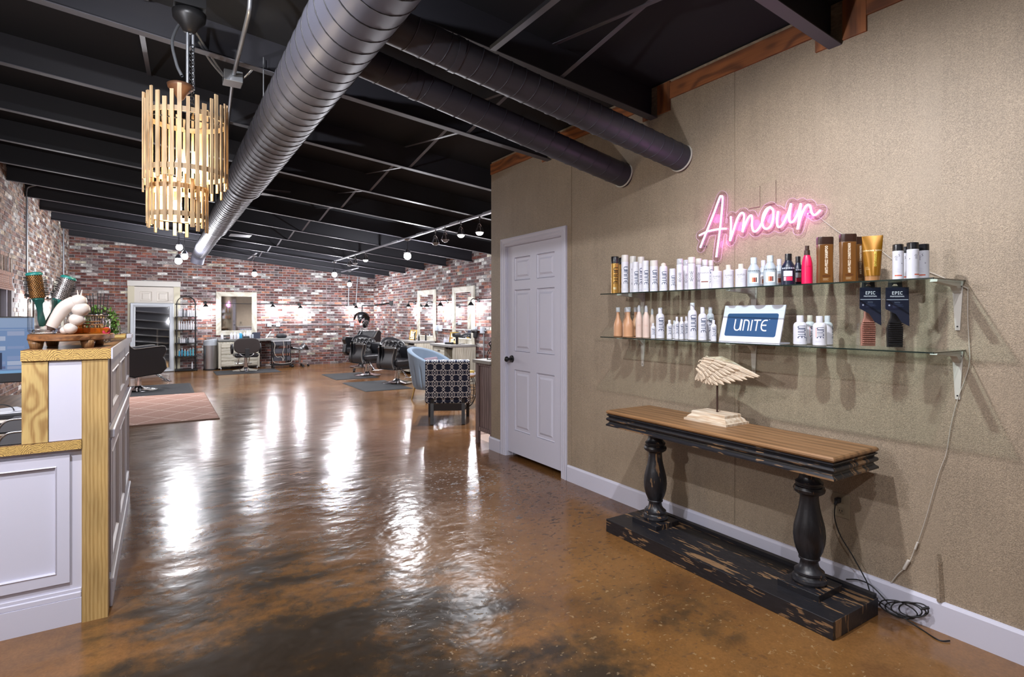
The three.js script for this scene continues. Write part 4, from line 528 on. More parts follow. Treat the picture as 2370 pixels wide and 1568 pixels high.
{ const sp = 'hairspray_can', hb = 'hair_spray';
  U1(1414, 1433, 592, 678, 2.66, 'can', PM.gold, capBlack, sp, 'gold spray can with black cap in front at the door end of the upper shelf', 'spray can'); U1(1432, 1448, 593, 678, 2.78, 'can', PM.gold, capBlack, sp, 'gold spray can half hidden behind another gold can', 'spray can');
  U1(1438, 1455, 590, 678, 2.63, 'can', PM.unite, capW, sp, 'tall white spray can beside the gold can on the upper shelf', 'spray can'); U1(1457, 1473, 590, 677, 2.77, 'can', PM.unite, capW, sp, 'tall white spray can standing behind two shorter cans', 'spray can'); U1(1463, 1479, 606, 677, 2.64, 'can', PM.unite, capWhite, sp, 'short white spray can in front of the tall cans, gold can side', 'spray can');
  U1(1475, 1492, 591, 676, 2.78, 'can', PM.unite, capW, sp, 'tall white spray can at the back, third of the tall cans', 'spray can'); U1(1486, 1502, 603, 676, 2.65, 'can', PM.unite, capWhite, sp, 'short white spray can in front, second of the short cans', 'spray can'); U1(1504, 1523, 601, 674, 2.67, 'can', PM.unite, capW, sp, 'white spray can standing free beside the round-topped can', 'spray can'); U1(1526, 1545, 605, 672, 2.67, 'dome', PM.unite, capPale, sp, 'white spray can with rounded pale cap on the upper shelf', 'spray can'); U1(1549, 1564, 620, 672, 2.67, 'can', PM.unite, capWhite, 'white_bottle', 'small plain white tube bottle on the upper shelf', 'bottle');
  const inner = (t, r, h) => part(t, 'pump', [cyl(r * .5, r * .62, h * .12, 0, h * .86, 0, 12), rbox(r * 1.1, h * .05, r * .5, .002, -r * .1, h * .93, 0)], mat(lin(.02, .025, .09), .4));
  U1(1566, 1581, 596, 670, 2.67, 'can', PM.wow, capClear, hb, 'white bottle with zigzag mark and clear cap over a navy pump, in front', 'bottle', { extra: inner }); U1(1581, 1595, 597, 670, 2.78, 'can', PM.wow, capClear, hb, 'white zigzag bottle with clear cap, half hidden behind a brown-banded one', 'bottle', { extra: inner });
  const band = (t, r, h) => part(t, 'neck_band', cyl(r * .98, r * .98, h * .045, 0, h * .80, 0, 20), mat(lin(.07, .03, .025), .4));
  U1(1592, 1609, 593, 669, 2.65, 'can', PM.wow, capW, hb, 'white zigzag bottle with brown neck band and cream cap, in front', 'bottle', { extra: band }); U1(1610, 1624, 594, 668, 2.74, 'can', PM.wow, capW, hb, 'brown-banded white bottle second in its row', 'bottle', { extra: band }); U1(1625, 1638, 595, 666, 2.76, 'can', PM.unite, capWhite, hb, 'brown-banded white bottle behind the white carton', 'bottle', { extra: band }); U1(1639, 1651, 595, 665, 2.80, 'can', PM.unite, capW, hb, 'brown-banded white bottle last in its row, next to the squat bottles', 'bottle', { extra: band });
  { const q = onX(1631, HOR, 2.64), zc = depthOf(2.64, q.z); const t = thing('product_carton', 'small white carton with a brown stripe on the upper shelf', 'carton', [2.64, S1 + .0005, q.z], Math.atan2(-2.64, -q.z)); const w = 19 * zc / FPX, h = 52 / FPX * zc; part(t, 'carton_box', box(w, h, w * .8, 0, h / 2, 0), capWhite); part(t, 'carton_print', moved(new THREE.PlaneGeometry(w, h), 0, h / 2, w * .4 + .0006), (() => { const c = LB.plexBox.clone(); c.repeat.set(.32, 1); c.offset.set(.34, 0); c.needsUpdate = true; return mat(0xffffff, .4, 0, { map: c }); })(), 'brown stripe and fine print'); }
  U1(1646, 1671, 613, 665, 2.64, 'jar', PM.plex, capPale, 'treatment_bottle', 'squat white treatment bottle with pale cap next to the white carton', 'bottle'); U1(1674, 1698, 609, 663, 2.64, 'jar', PM.plex, capPale, 'treatment_bottle', 'squat white treatment bottle with pale cap, middle of three', 'bottle'); U1(1702, 1728, 607, 662, 2.65, 'jar', PM.plex, capPale, 'treatment_bottle', 'squat white treatment bottle with pale cap beside the mint bottles', 'bottle');
  U1(1730, 1759, 592, 660, 2.64, 'sh', PM.redken, mat(lin(.55, .62, .66), .4), 'shampoo_bottle', 'mint grey shampoo bottle in front beside the squat bottles', 'bottle'); U1(1756, 1778, 594, 658, 2.78, 'sh', PM.redken, capWhite, 'shampoo_bottle', 'mint grey bottle at the back, behind its two front neighbours', 'bottle'); U1(1768, 1797, 589, 660, 2.64, 'sh', PM.redken, mat(lin(.55, .62, .66), .4), 'shampoo_bottle', 'mint grey shampoo bottle in front with brown panel on its label', 'bottle'); U1(1793, 1814, 592, 657, 2.77, 'sh', PM.redken, capWhite, 'shampoo_bottle', 'mint grey bottle at the back, next to the navy bottle', 'bottle');
  U1(1809, 1840, 585, 658, 2.65, 'sh', PM.navy, capBlack, 'shampoo_bottle', 'navy shampoo bottle in front on the upper shelf', 'bottle'); U1(1836, 1858, 587, 656, 2.77, 'sh', PM.navy, capBlack, 'shampoo_bottle', 'dark navy bottle behind, half hidden by the hot pink spray', 'bottle'); U1(1856, 1880, 566, 656, 2.66, 'spray', PM.pink, capBrown, 'hair_spray', 'hot pink spray bottle with brown nozzle on the upper shelf', 'bottle'); }
// flat-sided bottles
function flat(u0, u1, vt, vb, X, bm, name, label, y, turn, group) { const uc = (u0 + u1) / 2, q = onX(uc, HOR, X), zc = depthOf(X, q.z), w = (u1 - u0) * zc / FPX, h = (vb - vt) / FPX * zc, t = thing(name, label, 'bottle', [X, y + .0005, q.z], Math.atan2(-X, -q.z) + turn, group), d = w * .52;
  const ring = (k, yy) => { const o = []; for (let i = 0; i < 28; i++) { const a = i / 28 * 6.283 + .11, c = Math.cos(a), s = Math.sin(a), p = .38; o.push([Math.sign(c) * Math.pow(Math.abs(c), p) * w / 2 * k, yy, -Math.sign(s) * Math.pow(Math.abs(s), p) * d / 2 * k]); } return o; };
  part(t, 'container', creased(loft([ring(.95, 0), ring(1, .01 * h), ring(.97, .25 * h), ring(.94, .45 * h), ring(.98, .7 * h), ring(1.0, .84 * h), ring(.99, .842 * h)], true, true, true), .7), mat(lin(.13, .055, .015), .4)); part(t, 'cap', creased(loft([ring(1.0, .845 * h), ring(1.01, .97 * h), ring(.97, h), ring(.9, h)], true, true, true), .7), capBrown);
  const lw = w * .80, c = bm.map.clone(); c.repeat.set(.26, 1); c.offset.set(.37, 0); c.needsUpdate = true; part(t, 'front_label', moved(new THREE.PlaneGeometry(lw, h * .80), 0, h * .425, d / 2 + .0012), mat(0xffffff, .4, 0, { map: c })); return t; }
flat(1892, 1926, 546, 654, 2.66, PM.shampoo, 'shampoo_bottle', 'flat brown bottle lettered anti-frizz shampoo on the upper shelf', S1, .35, G1); flat(1945, 1979, 539, 651, 2.65, PM.cond, 'conditioner_bottle', 'flat brown bottle lettered anti-frizz conditioner on the upper shelf', S1, .35, G1); flat(1974, 2000, 541, 649, 2.78, PM.cond, 'conditioner_bottle', 'flat brown bottle half hidden between the conditioner and the gold tube', S1, .6, G1);
{ const q = onX(2019, HOR, 2.66), zc = depthOf(2.66, q.z), w = 42 * zc / FPX, h = 106 / FPX * zc, t = thing('cream_tube', 'gold squeeze tube standing on its cap on the upper shelf', 'tube', [2.66, S1 + .0005, q.z], Math.atan2(-2.66, -q.z), G1); const rings = []; for (let i = 0; i <= 10; i++) { const k = i / 10, o = [], a = lerp(w * .38, w / 2, k), b = lerp(w * .38, .0015, Math.pow(k, 1.3)); for (let j = 0; j < 32; j++) { const s = j / 32 * 6.283; o.push([-Math.sin(s) * a, lerp(.12, 1, k) * h, -Math.cos(s) * b]); } rings.push(o.reverse()); }
  const body = loft(rings, true, true, true); { const uv = body.attributes.uv; for (let i = 0; i < uv.count; i++) uv.setX(i, 1 - uv.getX(i)); } part(t, 'tube_body', body, PM.tube); part(t, 'tube_cap', cyl(w * .36, w * .35, h * .12, 0, h * .06, 0, 28), mat(lin(.30, .14, .05), .35)); }
{ const c = 'texture_spray', L = (s) => 'white floral spray can with black cap, upper shelf, ' + s; U1(2067, 2090, 562, 645, 2.66, 'can', PM.floral, capBlack, c, L('nearest the gold tube'), 'spray can'); U1(2084, 2102, 563, 643, 2.78, 'can', PM.floral, capBlack, c, L('hidden at the back'), 'spray can'); U1(2100, 2125, 558, 643, 2.64, 'can', PM.floral, capBlack, c, L('in front of its group'), 'spray can', { turn: .9 }); U1(2126, 2149, 558, 640, 2.70, 'can', PM.floral, capBlack, c, L('last before the free glass end'), 'spray can', { turn: -.4 }); }
// lower shelf
{ const b = 'shampoo_bottle'; U2(1420, 1441, 712, 779, 2.68, 'neck', PM.peach, capClear, b, 'peach long-necked bottle at the door end of the lower shelf', 'bottle'); U2(1441, 1467, 712, 781, 2.66, 'neck', PM.peach, capClear, b, 'wider peach long-necked bottle in front, second on the lower shelf', 'bottle'); U2(1440, 1458, 714, 779, 2.80, 'neck', PM.peach, capClear, b, 'peach long-necked bottle hidden behind the wider peach one', 'bottle'); U2(1462, 1480, 713, 780, 2.79, 'neck', PM.peach, capClear, b, 'peach long-necked bottle behind the first blush spray', 'bottle');
  U2(1471, 1487, 708, 783, 2.64, 'mist', PM.blush, capClear, 'hair_spray', 'blush pink mist bottle with clear cap beside the peach bottles', 'bottle'); U2(1487, 1504, 708, 783, 2.64, 'mist', PM.blush, capClear, 'hair_spray', 'blush pink mist bottle with clear cap, middle of three', 'bottle'); U2(1503, 1516, 714, 780, 2.76, 'mist', PM.blush, capClear, 'hair_spray', 'blush pink mist bottle at the back of a small lettered one', 'bottle'); U2(1506, 1517, 749, 784, 2.64, 'round', PM.unite, capWhite, 'travel_bottle', 'travel size white bottle in front of a blush mist bottle', 'bottle'); U2(1518, 1538, 714, 785, 2.66, 'round', PM.unite, capWhite, b, 'white bottle standing between blush mists and travel sizes', 'bottle');
  const tv = 'travel_bottle'; U2(1543, 1556, 741, 785, 2.65, 'round', PM.unite, capWhite, tv, 'travel size white bottle leading the small group, in front', 'bottle'); U2(1556, 1565, 742, 783, 2.76, 'round', PM.unite, capWhite, tv, 'travel size white bottle tucked behind the small group', 'bottle'); U2(1561, 1572, 734, 786, 2.66, 'round', PM.unite, capWhite, tv, 'travel size white bottle, third of the small group', 'bottle'); U2(1572, 1583, 734, 786, 2.66, 'round', PM.unite, capWhite, tv, 'travel size white bottle, fourth of the small group', 'bottle'); U2(1583, 1594, 733, 786, 2.70, 'round', PM.unite, capWhite, tv, 'travel size white bottle, touching the tallest white bottle', 'bottle');
  U2(1592, 1613, 702, 788, 2.65, 'round', PM.unite, capWhite, b, 'tallest white bottle on the lower shelf', 'bottle'); U2(1616, 1636, 711, 788, 2.65, 'round', PM.unite, capWhite, b, 'white bottle in front between the tallest bottle and the sign', 'bottle'); U2(1635, 1653, 711, 787, 2.74, 'round', PM.unite, capWhite, b, 'white bottle at the back next to the blue sign', 'bottle'); U2(1645, 1658, 741, 790, 2.62, 'round', PM.unite, capWhite, tv, 'travel size white bottle touching the blue sign', 'bottle');
  U2(1837, 1867, 729, 797, 2.66, 'fat', PM.unite, capWhite, b, 'stout white bottle in front, on the sign side', 'bottle'); U2(1863, 1886, 729, 796, 2.76, 'fat', PM.uniteRed, capPale, b, 'stout white bottle with beige cap behind the others', 'bottle', { turn: .5 }); U2(1882, 1912, 730, 799, 2.65, 'fat', PM.uniteRed, capWhite, b, 'stout white bottle in front with an orange line on its label', 'bottle'); U2(1903, 1927, 729, 797, 2.75, 'fat', PM.unite, capWhite, b, 'stout white bottle at the back, on the brush side', 'bottle', { turn: 1.3 }); }
{ // brand sign
  const tx = canvasTex(1024, 600, (g, w, h) => { g.fillStyle = '#d6d8e2'; g.fillRect(0, 0, w, h); g.fillStyle = '#bfc2d0'; g.fillRect(0, 84, w, 4); g.fillStyle = '#2f5078'; g.beginPath(); g.roundRect(80, 130, 864, 380, 34); g.fill(); unite(g, 225, 415, 180, '#e2e4ea', .115); g.fillStyle = '#e2e4ea'; g.beginPath(); g.arc(812, 230, 6, 0, 7); g.fill(); });
  const a = onX(1660, 792, 2.645), b = onX(1797, 796, 2.645), L = b.z - a.z; const q = thing('brand_sign', 'tilted white sign with blue panel and white lettering on the lower shelf', 'sign', [2.665, S2 + .0005, (a.z + b.z) / 2], -Math.PI / 2 + .03);
  const H = .205, sh = .05, pts = [[-L / 2, 0], [L / 2, 0], [L / 2 + sh, H], [-L / 2 + sh, H]]; const lean = -.3;
  part(q, 'sign_board', extrude([[-L / 2, 0], [L / 2, 0], [L / 2, H], [-L / 2, H]], .006, .001, 0, .001, -.006, lean, 0, 0), M.whiteGloss); part(q, 'sign_face', moved(new THREE.PlaneGeometry(L, H).translate(0, H / 2, .0015), 0, .001, 0, lean, 0, 0), mat(0xffffff, .3, 0, { map: tx }), 'printed sign face'); part(q, 'sign_foot', [box(L, .004, .10, 0, .002, -.05), box(.004, .15, .004, 0, .075, -.075)], M.whiteGloss); }
// packaged brushes
{ const tx = canvasTex(512, 600, (g, w, h) => { g.fillStyle = '#15192c'; g.fillRect(0, 0, w, h); ink(g, 'EPIC', 256, 150, 120, { c: '#d8dae2', w: 'bold' }); g.fillStyle = '#15192c'; g.fillRect(100, 146, 320, 8); ink(g, 'PROFESSIONAL', 256, 240, 52, { c: '#c8cad4', w: 'bold', sx: .9 }); g.fillStyle = '#aeb4c4'; g.fillRect(0, 320, w, 16); ink(g, 'Quick Dry', 256, 400, 30, { c: '#9aa2b8' }); lines(g, 150, 440, 5, 260, '#4c5474', 22, 5); g.fillStyle = '#8890a4'; g.beginPath(); g.arc(70, 480, 24, 0, 7); g.fill(); });
  const mk = (u0, u1, vt, vb, X, label, bc, bm) => { const uc = (u0 + u1) / 2, q = onX(uc, HOR, X), zc = depthOf(X, q.z), w = (u1 - u0) * zc / FPX * .86, h = (vb - vt) / FPX * zc, t = thing('packaged_brush', label, 'hair brush', [X, S2 + .0005, q.z], Math.atan2(-X, -q.z) + .28, 'boxed brushes on the lower shelf'), d = .05;
    part(t, 'clear_sleeve', extrude([[-w / 2, 0], [w / 2, 0], [w / 2 * .92, h * .92], [-w / 2 * .92, h * .92]], d, 0, 0, 0, -d / 2), phys(0xffffff, .06, 0, { transmission: 1, thickness: 0 }));
    const f = part(t, 'printed_card', extrude([[-w / 2 * .95, h * .60], [-w / 2 * .1, h * .52], [w * .18, h * .40], [w / 2 * .97, h * .34], [w / 2 * .925, h * .92], [-w / 2 * .925, h * .92]], .002, 0, 0, 0, d / 2 + .0006), mat(lin(.012, .015, .03), .35)); part(f, 'card_print', moved(new THREE.PlaneGeometry(w * .88, h * .33), 0, h * .752, d / 2 + .0032), mat(0xffffff, .35, 0, { map: tx }), 'lettering on dark blue card');
    part(t, 'hang_tab', extrude([[-w * .3, h * .92], [w * .3, h * .92], [w * .28, h], [-w * .28, h]], .002, 0, 0, 0, -.001, 0, 0, 0, [[[-w * .12, h * .945], [-w * .06, h * .975], [w * .06, h * .975], [w * .12, h * .945]]]), M.black);
    part(t, 'paddle', extrude([[-w * .28, .01], [w * .28, .01], [w * .3, h * .3], [w * .2, h * .42], [.012, h * .47], [.012, h * .7], [-.012, h * .7], [-.012, h * .47], [-w * .2, h * .42], [-w * .3, h * .3]], .012, .003, 0, 0, -.012), bm); const vents = []; for (let i = 0; i < 11; i++) vents.push(rbox(w * .56, .005, .012, .002, 0, .022 + i * h * .032, .010)); part(t, 'vent_ribs', vents, bc);
    const br = []; for (let i = 0; i < 11; i++) for (let j = -3; j <= 3; j++) br.push(rod([j * w * .085, .022 + i * h * .032, .012], [j * w * .085, .022 + i * h * .032, .024], .0011, 4)); part(t, 'bristles', br, bc).userData.kind = 'stuff'; };
  const rose = mat(lin(.50, .25, .19), .3, .5);
  mk(1983, 2036, 653, 804, 2.68, 'packaged rose gold hair brush under a dark blue card', rose, rose); mk(2043, 2100, 653, 807, 2.68, 'packaged black hair brush under a dark blue card', M.blackGloss, M.blackGloss); }

// ============================================================ NEON SIGN, PLATES, OUTLET, CORDS
{ const n = thing('neon_sign', 'pink glowing script sign on clear backing on the tan wall', 'neon sign', [0, 0, 0]);
  const k = 350 / 1355, P = ([a, b]) => { const p = onX(1590 + a * k, 420 + b * k, TX - .032); return p; };
  const strokes = [
    [[118, 595], [150, 515], [180, 440], [245, 275], [285, 165], [303, 128], [318, 140], [318, 190], [312, 270], [298, 410], [278, 560], [262, 680]], [[110, 485], [150, 464], [200, 445], [290, 428], [350, 424]],
    [[392, 315], [394, 400], [386, 535]], [[386, 535], [412, 455], [448, 345], [478, 290], [502, 284], [512, 310], [506, 380], [497, 455]], [[497, 455], [522, 385], [552, 322], [574, 305], [584, 330], [582, 395], [592, 440], [612, 450], [640, 425], [672, 370], [700, 300], [725, 250], [745, 230]],
    [[745, 230], [712, 248], [683, 300], [674, 360], [686, 412], [716, 426], [752, 396], [772, 330], [772, 262], [745, 230]], [[816, 268], [806, 340], [810, 396], [830, 410], [862, 376], [904, 290], [932, 198]], [[932, 198], [920, 290], [916, 345], [930, 368], [958, 352], [992, 290], [1020, 198]], [[1020, 198], [1008, 310], [990, 430]], [[990, 430], [1018, 325], [1055, 238], [1086, 210], [1106, 230], [1118, 282], [1142, 302], [1168, 286], [1196, 258]]];
  const pink = new THREE.MeshStandardMaterial({ color: 0xffffff, emissive: lin(1.0, .42, .95), emissiveIntensity: 2.6, roughness: .4 });
  for (const s of strokes) part(n, 'glow_tube', tube(s.map(P), .0055, s.length * 5, 8), pink);
  // clear backing cut to follow the letters: contour of the distance to the strokes
  const pts = []; for (const s of strokes) { const c = new THREE.CatmullRomCurve3(s.map(P)); for (const p of c.getSpacedPoints(s.length * 6)) pts.push([p.z, p.y]); }
  const off = .030, z0 = -2.42, y0 = 1.66, st = .006, nx = 160, ny = 85, F = []; for (let j = 0; j <= ny; j++) for (let i = 0; i <= nx; i++) { const x = z0 + i * st, y = y0 + j * st; let d = 9; for (const q of pts) { const e = (q[0] - x) ** 2 + (q[1] - y) ** 2; if (e < d) d = e; } F.push(Math.sqrt(d) - off); }
  const at = (i, j) => F[j * (nx + 1) + i], seg = new Map(); const key = (p) => p[0].toFixed(5) + ',' + p[1].toFixed(5);
  for (let j = 0; j < ny; j++) for (let i = 0; i < nx; i++) { const v = [at(i, j), at(i + 1, j), at(i + 1, j + 1), at(i, j + 1)], c = [[i, j], [i + 1, j], [i + 1, j + 1], [i, j + 1]]; let id = 0; for (let e = 0; e < 4; e++) if (v[e] < 0) id |= 1 << e; if (!id || id === 15) continue;
    const E = (e) => { const f = (e + 1) % 4, t = v[e] / (v[e] - v[f]); return [z0 + lerp(c[e][0], c[f][0], t) * st, y0 + lerp(c[e][1], c[f][1], t) * st]; }; const T2 = { 1: [[3, 0]], 2: [[0, 1]], 3: [[3, 1]], 4: [[1, 2]], 5: [[3, 0], [1, 2]], 6: [[0, 2]], 7: [[3, 2]], 8: [[2, 3]], 9: [[2, 0]], 10: [[0, 1], [2, 3]], 11: [[2, 1]], 12: [[1, 3]], 13: [[1, 0]], 14: [[0, 3]] }[id]; for (const [a, b] of T2) seg.set(key(E(a)), [E(a), E(b)]); }
  const loops = []; while (seg.size) { const [k0] = seg.keys(); let kk = k0, loop = []; while (seg.has(kk)) { const [a, b] = seg.get(kk); seg.delete(kk); loop.push(a); kk = key(b); } if (loop.length > 20) loops.push(loop); } loops.sort((a, b) => b.length - a.length);
  const sh = new THREE.Shape(loops[0].map((p) => new THREE.Vector2(p[0], p[1]))); for (const l of loops.slice(1)) if (l.length > 24) sh.holes.push(new THREE.Path(l.map((p) => new THREE.Vector2(p[0], p[1]))));
  const g = new THREE.ExtrudeGeometry(sh, { depth: .004, bevelEnabled: false }); g.rotateY(-Math.PI / 2); g.translate(TX - .022, 0, 0); part(n, 'clear_backing', g, phys(lin(.98, .93, .97), .04, 0, { transmission: 1, thickness: 0, ior: 1.49 }));
  part(n, 'backing_edge', loops.slice(0, 1).map((l) => tube(l.filter((_, i) => i % 3 === 0).map((p) => [TX - .025, p[1], p[0]]), .0013, 260, 5, true)), phys(lin(.95, .8, .92), .15, 0, { transmission: .6, thickness: 0 }));
  for (const q of [[292, 190], [1080, 290], [150, 578]]) { const p = P(q); part(n, 'standoff', cyl(.005, .005, .026, TX - .016, p.y, p.z, 10, 0, 0, Math.PI / 2), M.steel); }
  for (const q of [[230, 330], [300, 560], [440, 400], [580, 380], [720, 330], [850, 330], [960, 290], [1070, 290]]) { const p = P(q); lampAt(TX - .042, p.y, p.z, lin(1, .22, .9), LAMP.neon, 2, n); } }
for (const [a, b, l] of [[[1735, 436], [1760, 479], 'blank wall plate painted over in wall colour, the narrower one'], [[1767, 423], [1797, 471], 'blank wall plate painted over in wall colour, the wider one']]) { const p = onX(...a, TX), q = onX(...b, TX); solo('blank_wall_plate', l + ' above the pink sign', 'wall plate', metricUV(rbox(.006, p.y - q.y, q.z - p.z, .002, TX - .005, (p.y + q.y) / 2, (p.z + q.z) / 2), 1.2), M.tan, [0, 0, 0], 0, 'painted-over wall plates'); }
{ const p = onX(1929, 1138, TX), q = onX(1968, 1204, TX), o = thing('wall_outlet', 'tan electrical outlet low on the wall behind the console', 'outlet', [TX - .003, (p.y + q.y) / 2, (p.z + q.z) / 2], -Math.PI / 2); part(o, 'face_plate', rbox(q.z - p.z, p.y - q.y, .007, .003), mat(lin(.30, .25, .17), .5)); const rc = mat(lin(.26, .21, .14), .5); for (const y of [.028, -.026]) part(o, 'receptacle', [rbox(.032, .03, .004, .010, 0, y, .005)], rc); part(o, 'slots', [box(.003, .009, .001, -.006, -.024, .0076), box(.003, .009, .001, .006, -.024, .0076), cyl(.002, .002, .001, 0, -.034, .0076, 8, Math.PI / 2)], M.black);
  const pz = (p.z + q.z) / 2, py = (p.y + q.y) / 2; const c = thing('power_cord', 'black power cord plugged into the outlet and coiled on the floor', 'cord', [0, 0, 0]); part(c, 'plug', [rbox(.032, .026, .022, .006, TX - .03, py + .03, pz - .004), rod([TX - .04, py + .03, pz - .004], [TX - .047, py + .01, pz - .008], .007)], M.black);
  const tt = (u, v, x) => onX(u, v, x); part(c, 'cable', tube([[TX - .046, py + .012, pz - .008], tt(1932, 1200, TX - .05), tt(1945, 1240, TX - .05), tt(1975, 1290, TX - .05), tt(2005, 1345, TX - .05), tt(2025, 1385, TX - .055), [TX - .06, .006, -1.12], [TX - .1, .004, -1.02], [TX - .07, .006, -.99]], .003, 60, 7), M.cable);
  const co = []; const f = rng(17); for (let i = 0; i < 4; i++) { const w = .05 + f() * .03, a0 = f() * 6; const l = []; for (let j = 0; j < 12; j++) { const a = j / 12 * 6.283; l.push([TX - .055 + Math.cos(a) * .012 + (f() - .5) * .01, .045 + i * .008 + Math.sin(a + a0 * .1) * .035, -1.19 + i * .02 + Math.cos(a) * w]); } co.push(tube(l, .003, 60, 6, true)); } part(c, 'coil', co, M.cable); part(c, 'barrel_plug', rod([TX - .05, .085, -1.10], [TX - .045, .10, -1.075], .006), M.black); part(c, 'loose_end', tube([[TX - .06, .05, -1.22], [TX - .05, .10, -1.30], [TX - .045, .105, -1.36], [TX - .045, .085, -1.42]], .003, 30, 6), M.cable);
  const w = thing('sign_cord', 'thin pale cord running from the pink sign down the wall to an inline switch', 'cord', [0, 0, 0]); const e = (u, v) => onX(u, v, TX - .012); part(w, 'cable', [tube([e(1896, 503), e(1915, 518), e(1945, 540), e(1975, 552), e(2030, 575), e(2065, 600), e(2110, 622), e(2150, 630), e(2195, 648), e(2240, 668)], .0016, 60, 6), tube([e(2240, 668), e(2240, 740), e(2243, 800), e(2242, 850), e(2215, 930), e(2200, 990), e(2190, 1050), e(2175, 1090), e(2160, 1140), e(2143, 1200), e(2125, 1255)], .0016, 80, 6), tube([e(2118, 1270), e(2106, 1300), e(2095, 1315), e(2078, 1330), e(2062, 1350)], .0022, 30, 6)], M.cord); part(w, 'cord_connector', rod(e(2124, 1256), e(2118, 1272), .0045), mat(lin(.62, .58, .52), .4)); part(w, 'inline_switch', rod(e(2103, 1298), e(2092, 1318), .0065), mat(lin(.62, .58, .52), .4)); }

// ============================================================ SALON LAMPS
const bulbGlow = glow(new THREE.Color(1, 1, 1), 14), sconceGlow = glow(new THREE.Color(1, 1, 1), 10);
const TRX = 3.44;
{ const t = thing('lighting_track', 'long grey ceiling track carrying spotlights and pendants down the salon', 'track', [0, 0, 0]), y = joistY(TRX) - .018; part(t, 'rail', box(.036, .022, 7.9, TRX, y, -9.2), mat(lin(.34, .34, .38), .4, .4)); for (const z of [-5.95, -6.9, -8.1, -9.2, -11]) part(t, 'rail_adapter', rbox(.05, .035, .28, .006, TRX, y + .005, z), mat(lin(.28, .28, .31), .4, .4)); part(t, 'conduit', rod([TRX + .05, y + .01, -5.3], [TRX + .05, y + .01, -8.6], .011), M.galv); }
function spotHead(x, y, z, lit, label, pivotY) { const t = thing('track_spotlight', label, 'spotlight', [x, y, z], 0, 'gimbal spotlights on the ceiling track'); const rise = pivotY - y;
  part(t, 'stem', [cyl(.012, .012, .03, 0, rise - .015, 0, 10), rod([0, .09, 0], [0, rise, 0], .005)], M.chrome); part(t, 'yoke', torus(.062, .004, 0, .03, 0, 0, .6, 0, 6, 24, Math.PI), M.chrome); part(t, 'reflector', lathe([[.018, .065], [.03, .05], [.045, .02], [.055, -.015], [.058, -.02], [.052, -.018], [.04, .018], [.026, .045], [.001, .05]], 0, 0, 0, 22), M.chrome);
  part(t, 'lamp_face', moved(ball(.046, 0, 0, 0, 1, .75, 1, 16), 0, -.022, 0), lit ? bulbGlow : mat(lin(.3, .3, .32), .2)); if (lit) spotAt(0, -.06, 0, 0, -1, 0, COOL, LAMP.spot, 1.2, .6, t); return t; }
const trY = joistY(TRX) - .03;
spotHead(TRX, 2.448, -6.208, true, 'lit gimbal spotlight on the track, nearest the tan wall corner', trY); spotHead(TRX, 2.48, -6.725, true, 'lit gimbal spotlight on the track, second from the tan wall corner', trY); spotHead(TRX, 2.47, -7.22, false, 'unlit gimbal spotlight beside two lit ones on the track', trY); spotHead(TRX, 2.46, -7.55, false, 'unlit gimbal spotlight farther along the track from the lit pair', trY); spotHead(TRX, 2.49, -10.858, true, 'lit gimbal spotlight far down the track towards the brick wall', trY); spotHead(TRX, 2.48, -11.55, false, 'unlit gimbal spotlight beside the farthest lit one', trY); spotHead(TRX, 2.48, -11.95, false, 'unlit gimbal spotlight last before the track end pendant', trY); spotHead(TRX, 2.43, -5.80, false, 'unlit gimbal spotlight tilted behind the tan wall corner', trY);
function globePendant(x, y, z, topY, label, cd = LAMP.pendant) { const t = thing('globe_pendant', label, 'pendant lamp', [x, y, z], 0, 'round bulb pendants in the salon'); part(t, 'canopy', lathe([[.001, 0], [.05, 0], [.055, -.01], [.02, -.03], [.001, -.03]].reverse(), 0, topY - y, 0, 20), M.galv); part(t, 'wire', rod([0, .08, 0], [0, topY - y - .02, 0], .004), M.blackMetal); part(t, 'socket_shade', lathe([[.02, .12], [.035, .10], [.05, .07], [.066, .05], [.062, .048], [.03, .07], [.001, .09]], 0, 0, 0, 20), M.chrome); part(t, 'bulb', ball(.060, 0, 0, 0, 1, 1, 1, 20), bulbGlow, 'glowing white globe'); lampAt(0, -.075, 0, COOL, cd, 2.3, t); return t; }
globePendant(TRX, 2.35, -8.652, trY, 'white globe pendant hanging midway along the long track'); globePendant(TRX, 2.327, -13.182, trY, 'white globe pendant hanging at the far end of the long track');
globePendant(4.22, 2.19, -14.67, joistY(4.22) - .026, 'white globe pendant in front of the far right brick corner'); globePendant(1.902, 2.357, -14.46, joistY(1.9) - .026, 'white globe pendant hanging before the middle of the far brick wall');
globePendant(.318, 2.686, -12.5, joistY(.304), 'white globe pendant beside the far duct end, the highest of three'); globePendant(.40, 2.50, -12.35, joistY(.4), 'white globe pendant beside the far duct end, the middle one of three'); globePendant(.285, 2.36, -11.75, joistY(.285) + .223, 'white globe pendant beside the far duct end, the lowest of three');
for (const [x, z, l] of [[4.2, -14.6, 'short ceiling track piece near the far right corner'], [1.88, -14.7, 'short ceiling track piece above the middle of the far wall']]) { solo('track_piece', l, 'track', [box(.036, .02, 1.5, x, joistY(x) - .014, z), rbox(.05, .03, .12, .006, x, joistY(x) - .02, z + .2)], mat(lin(.34, .34, .38), .4, .4)); }
globePendant(-1.15, 2.12, -1.9, joistY(-1.15) + .223, 'added unseen globe pendant over the reception desk, fill light for wall and door', LAMP.desk);  // unseen pendant, added to brighten the door, desk and left wall
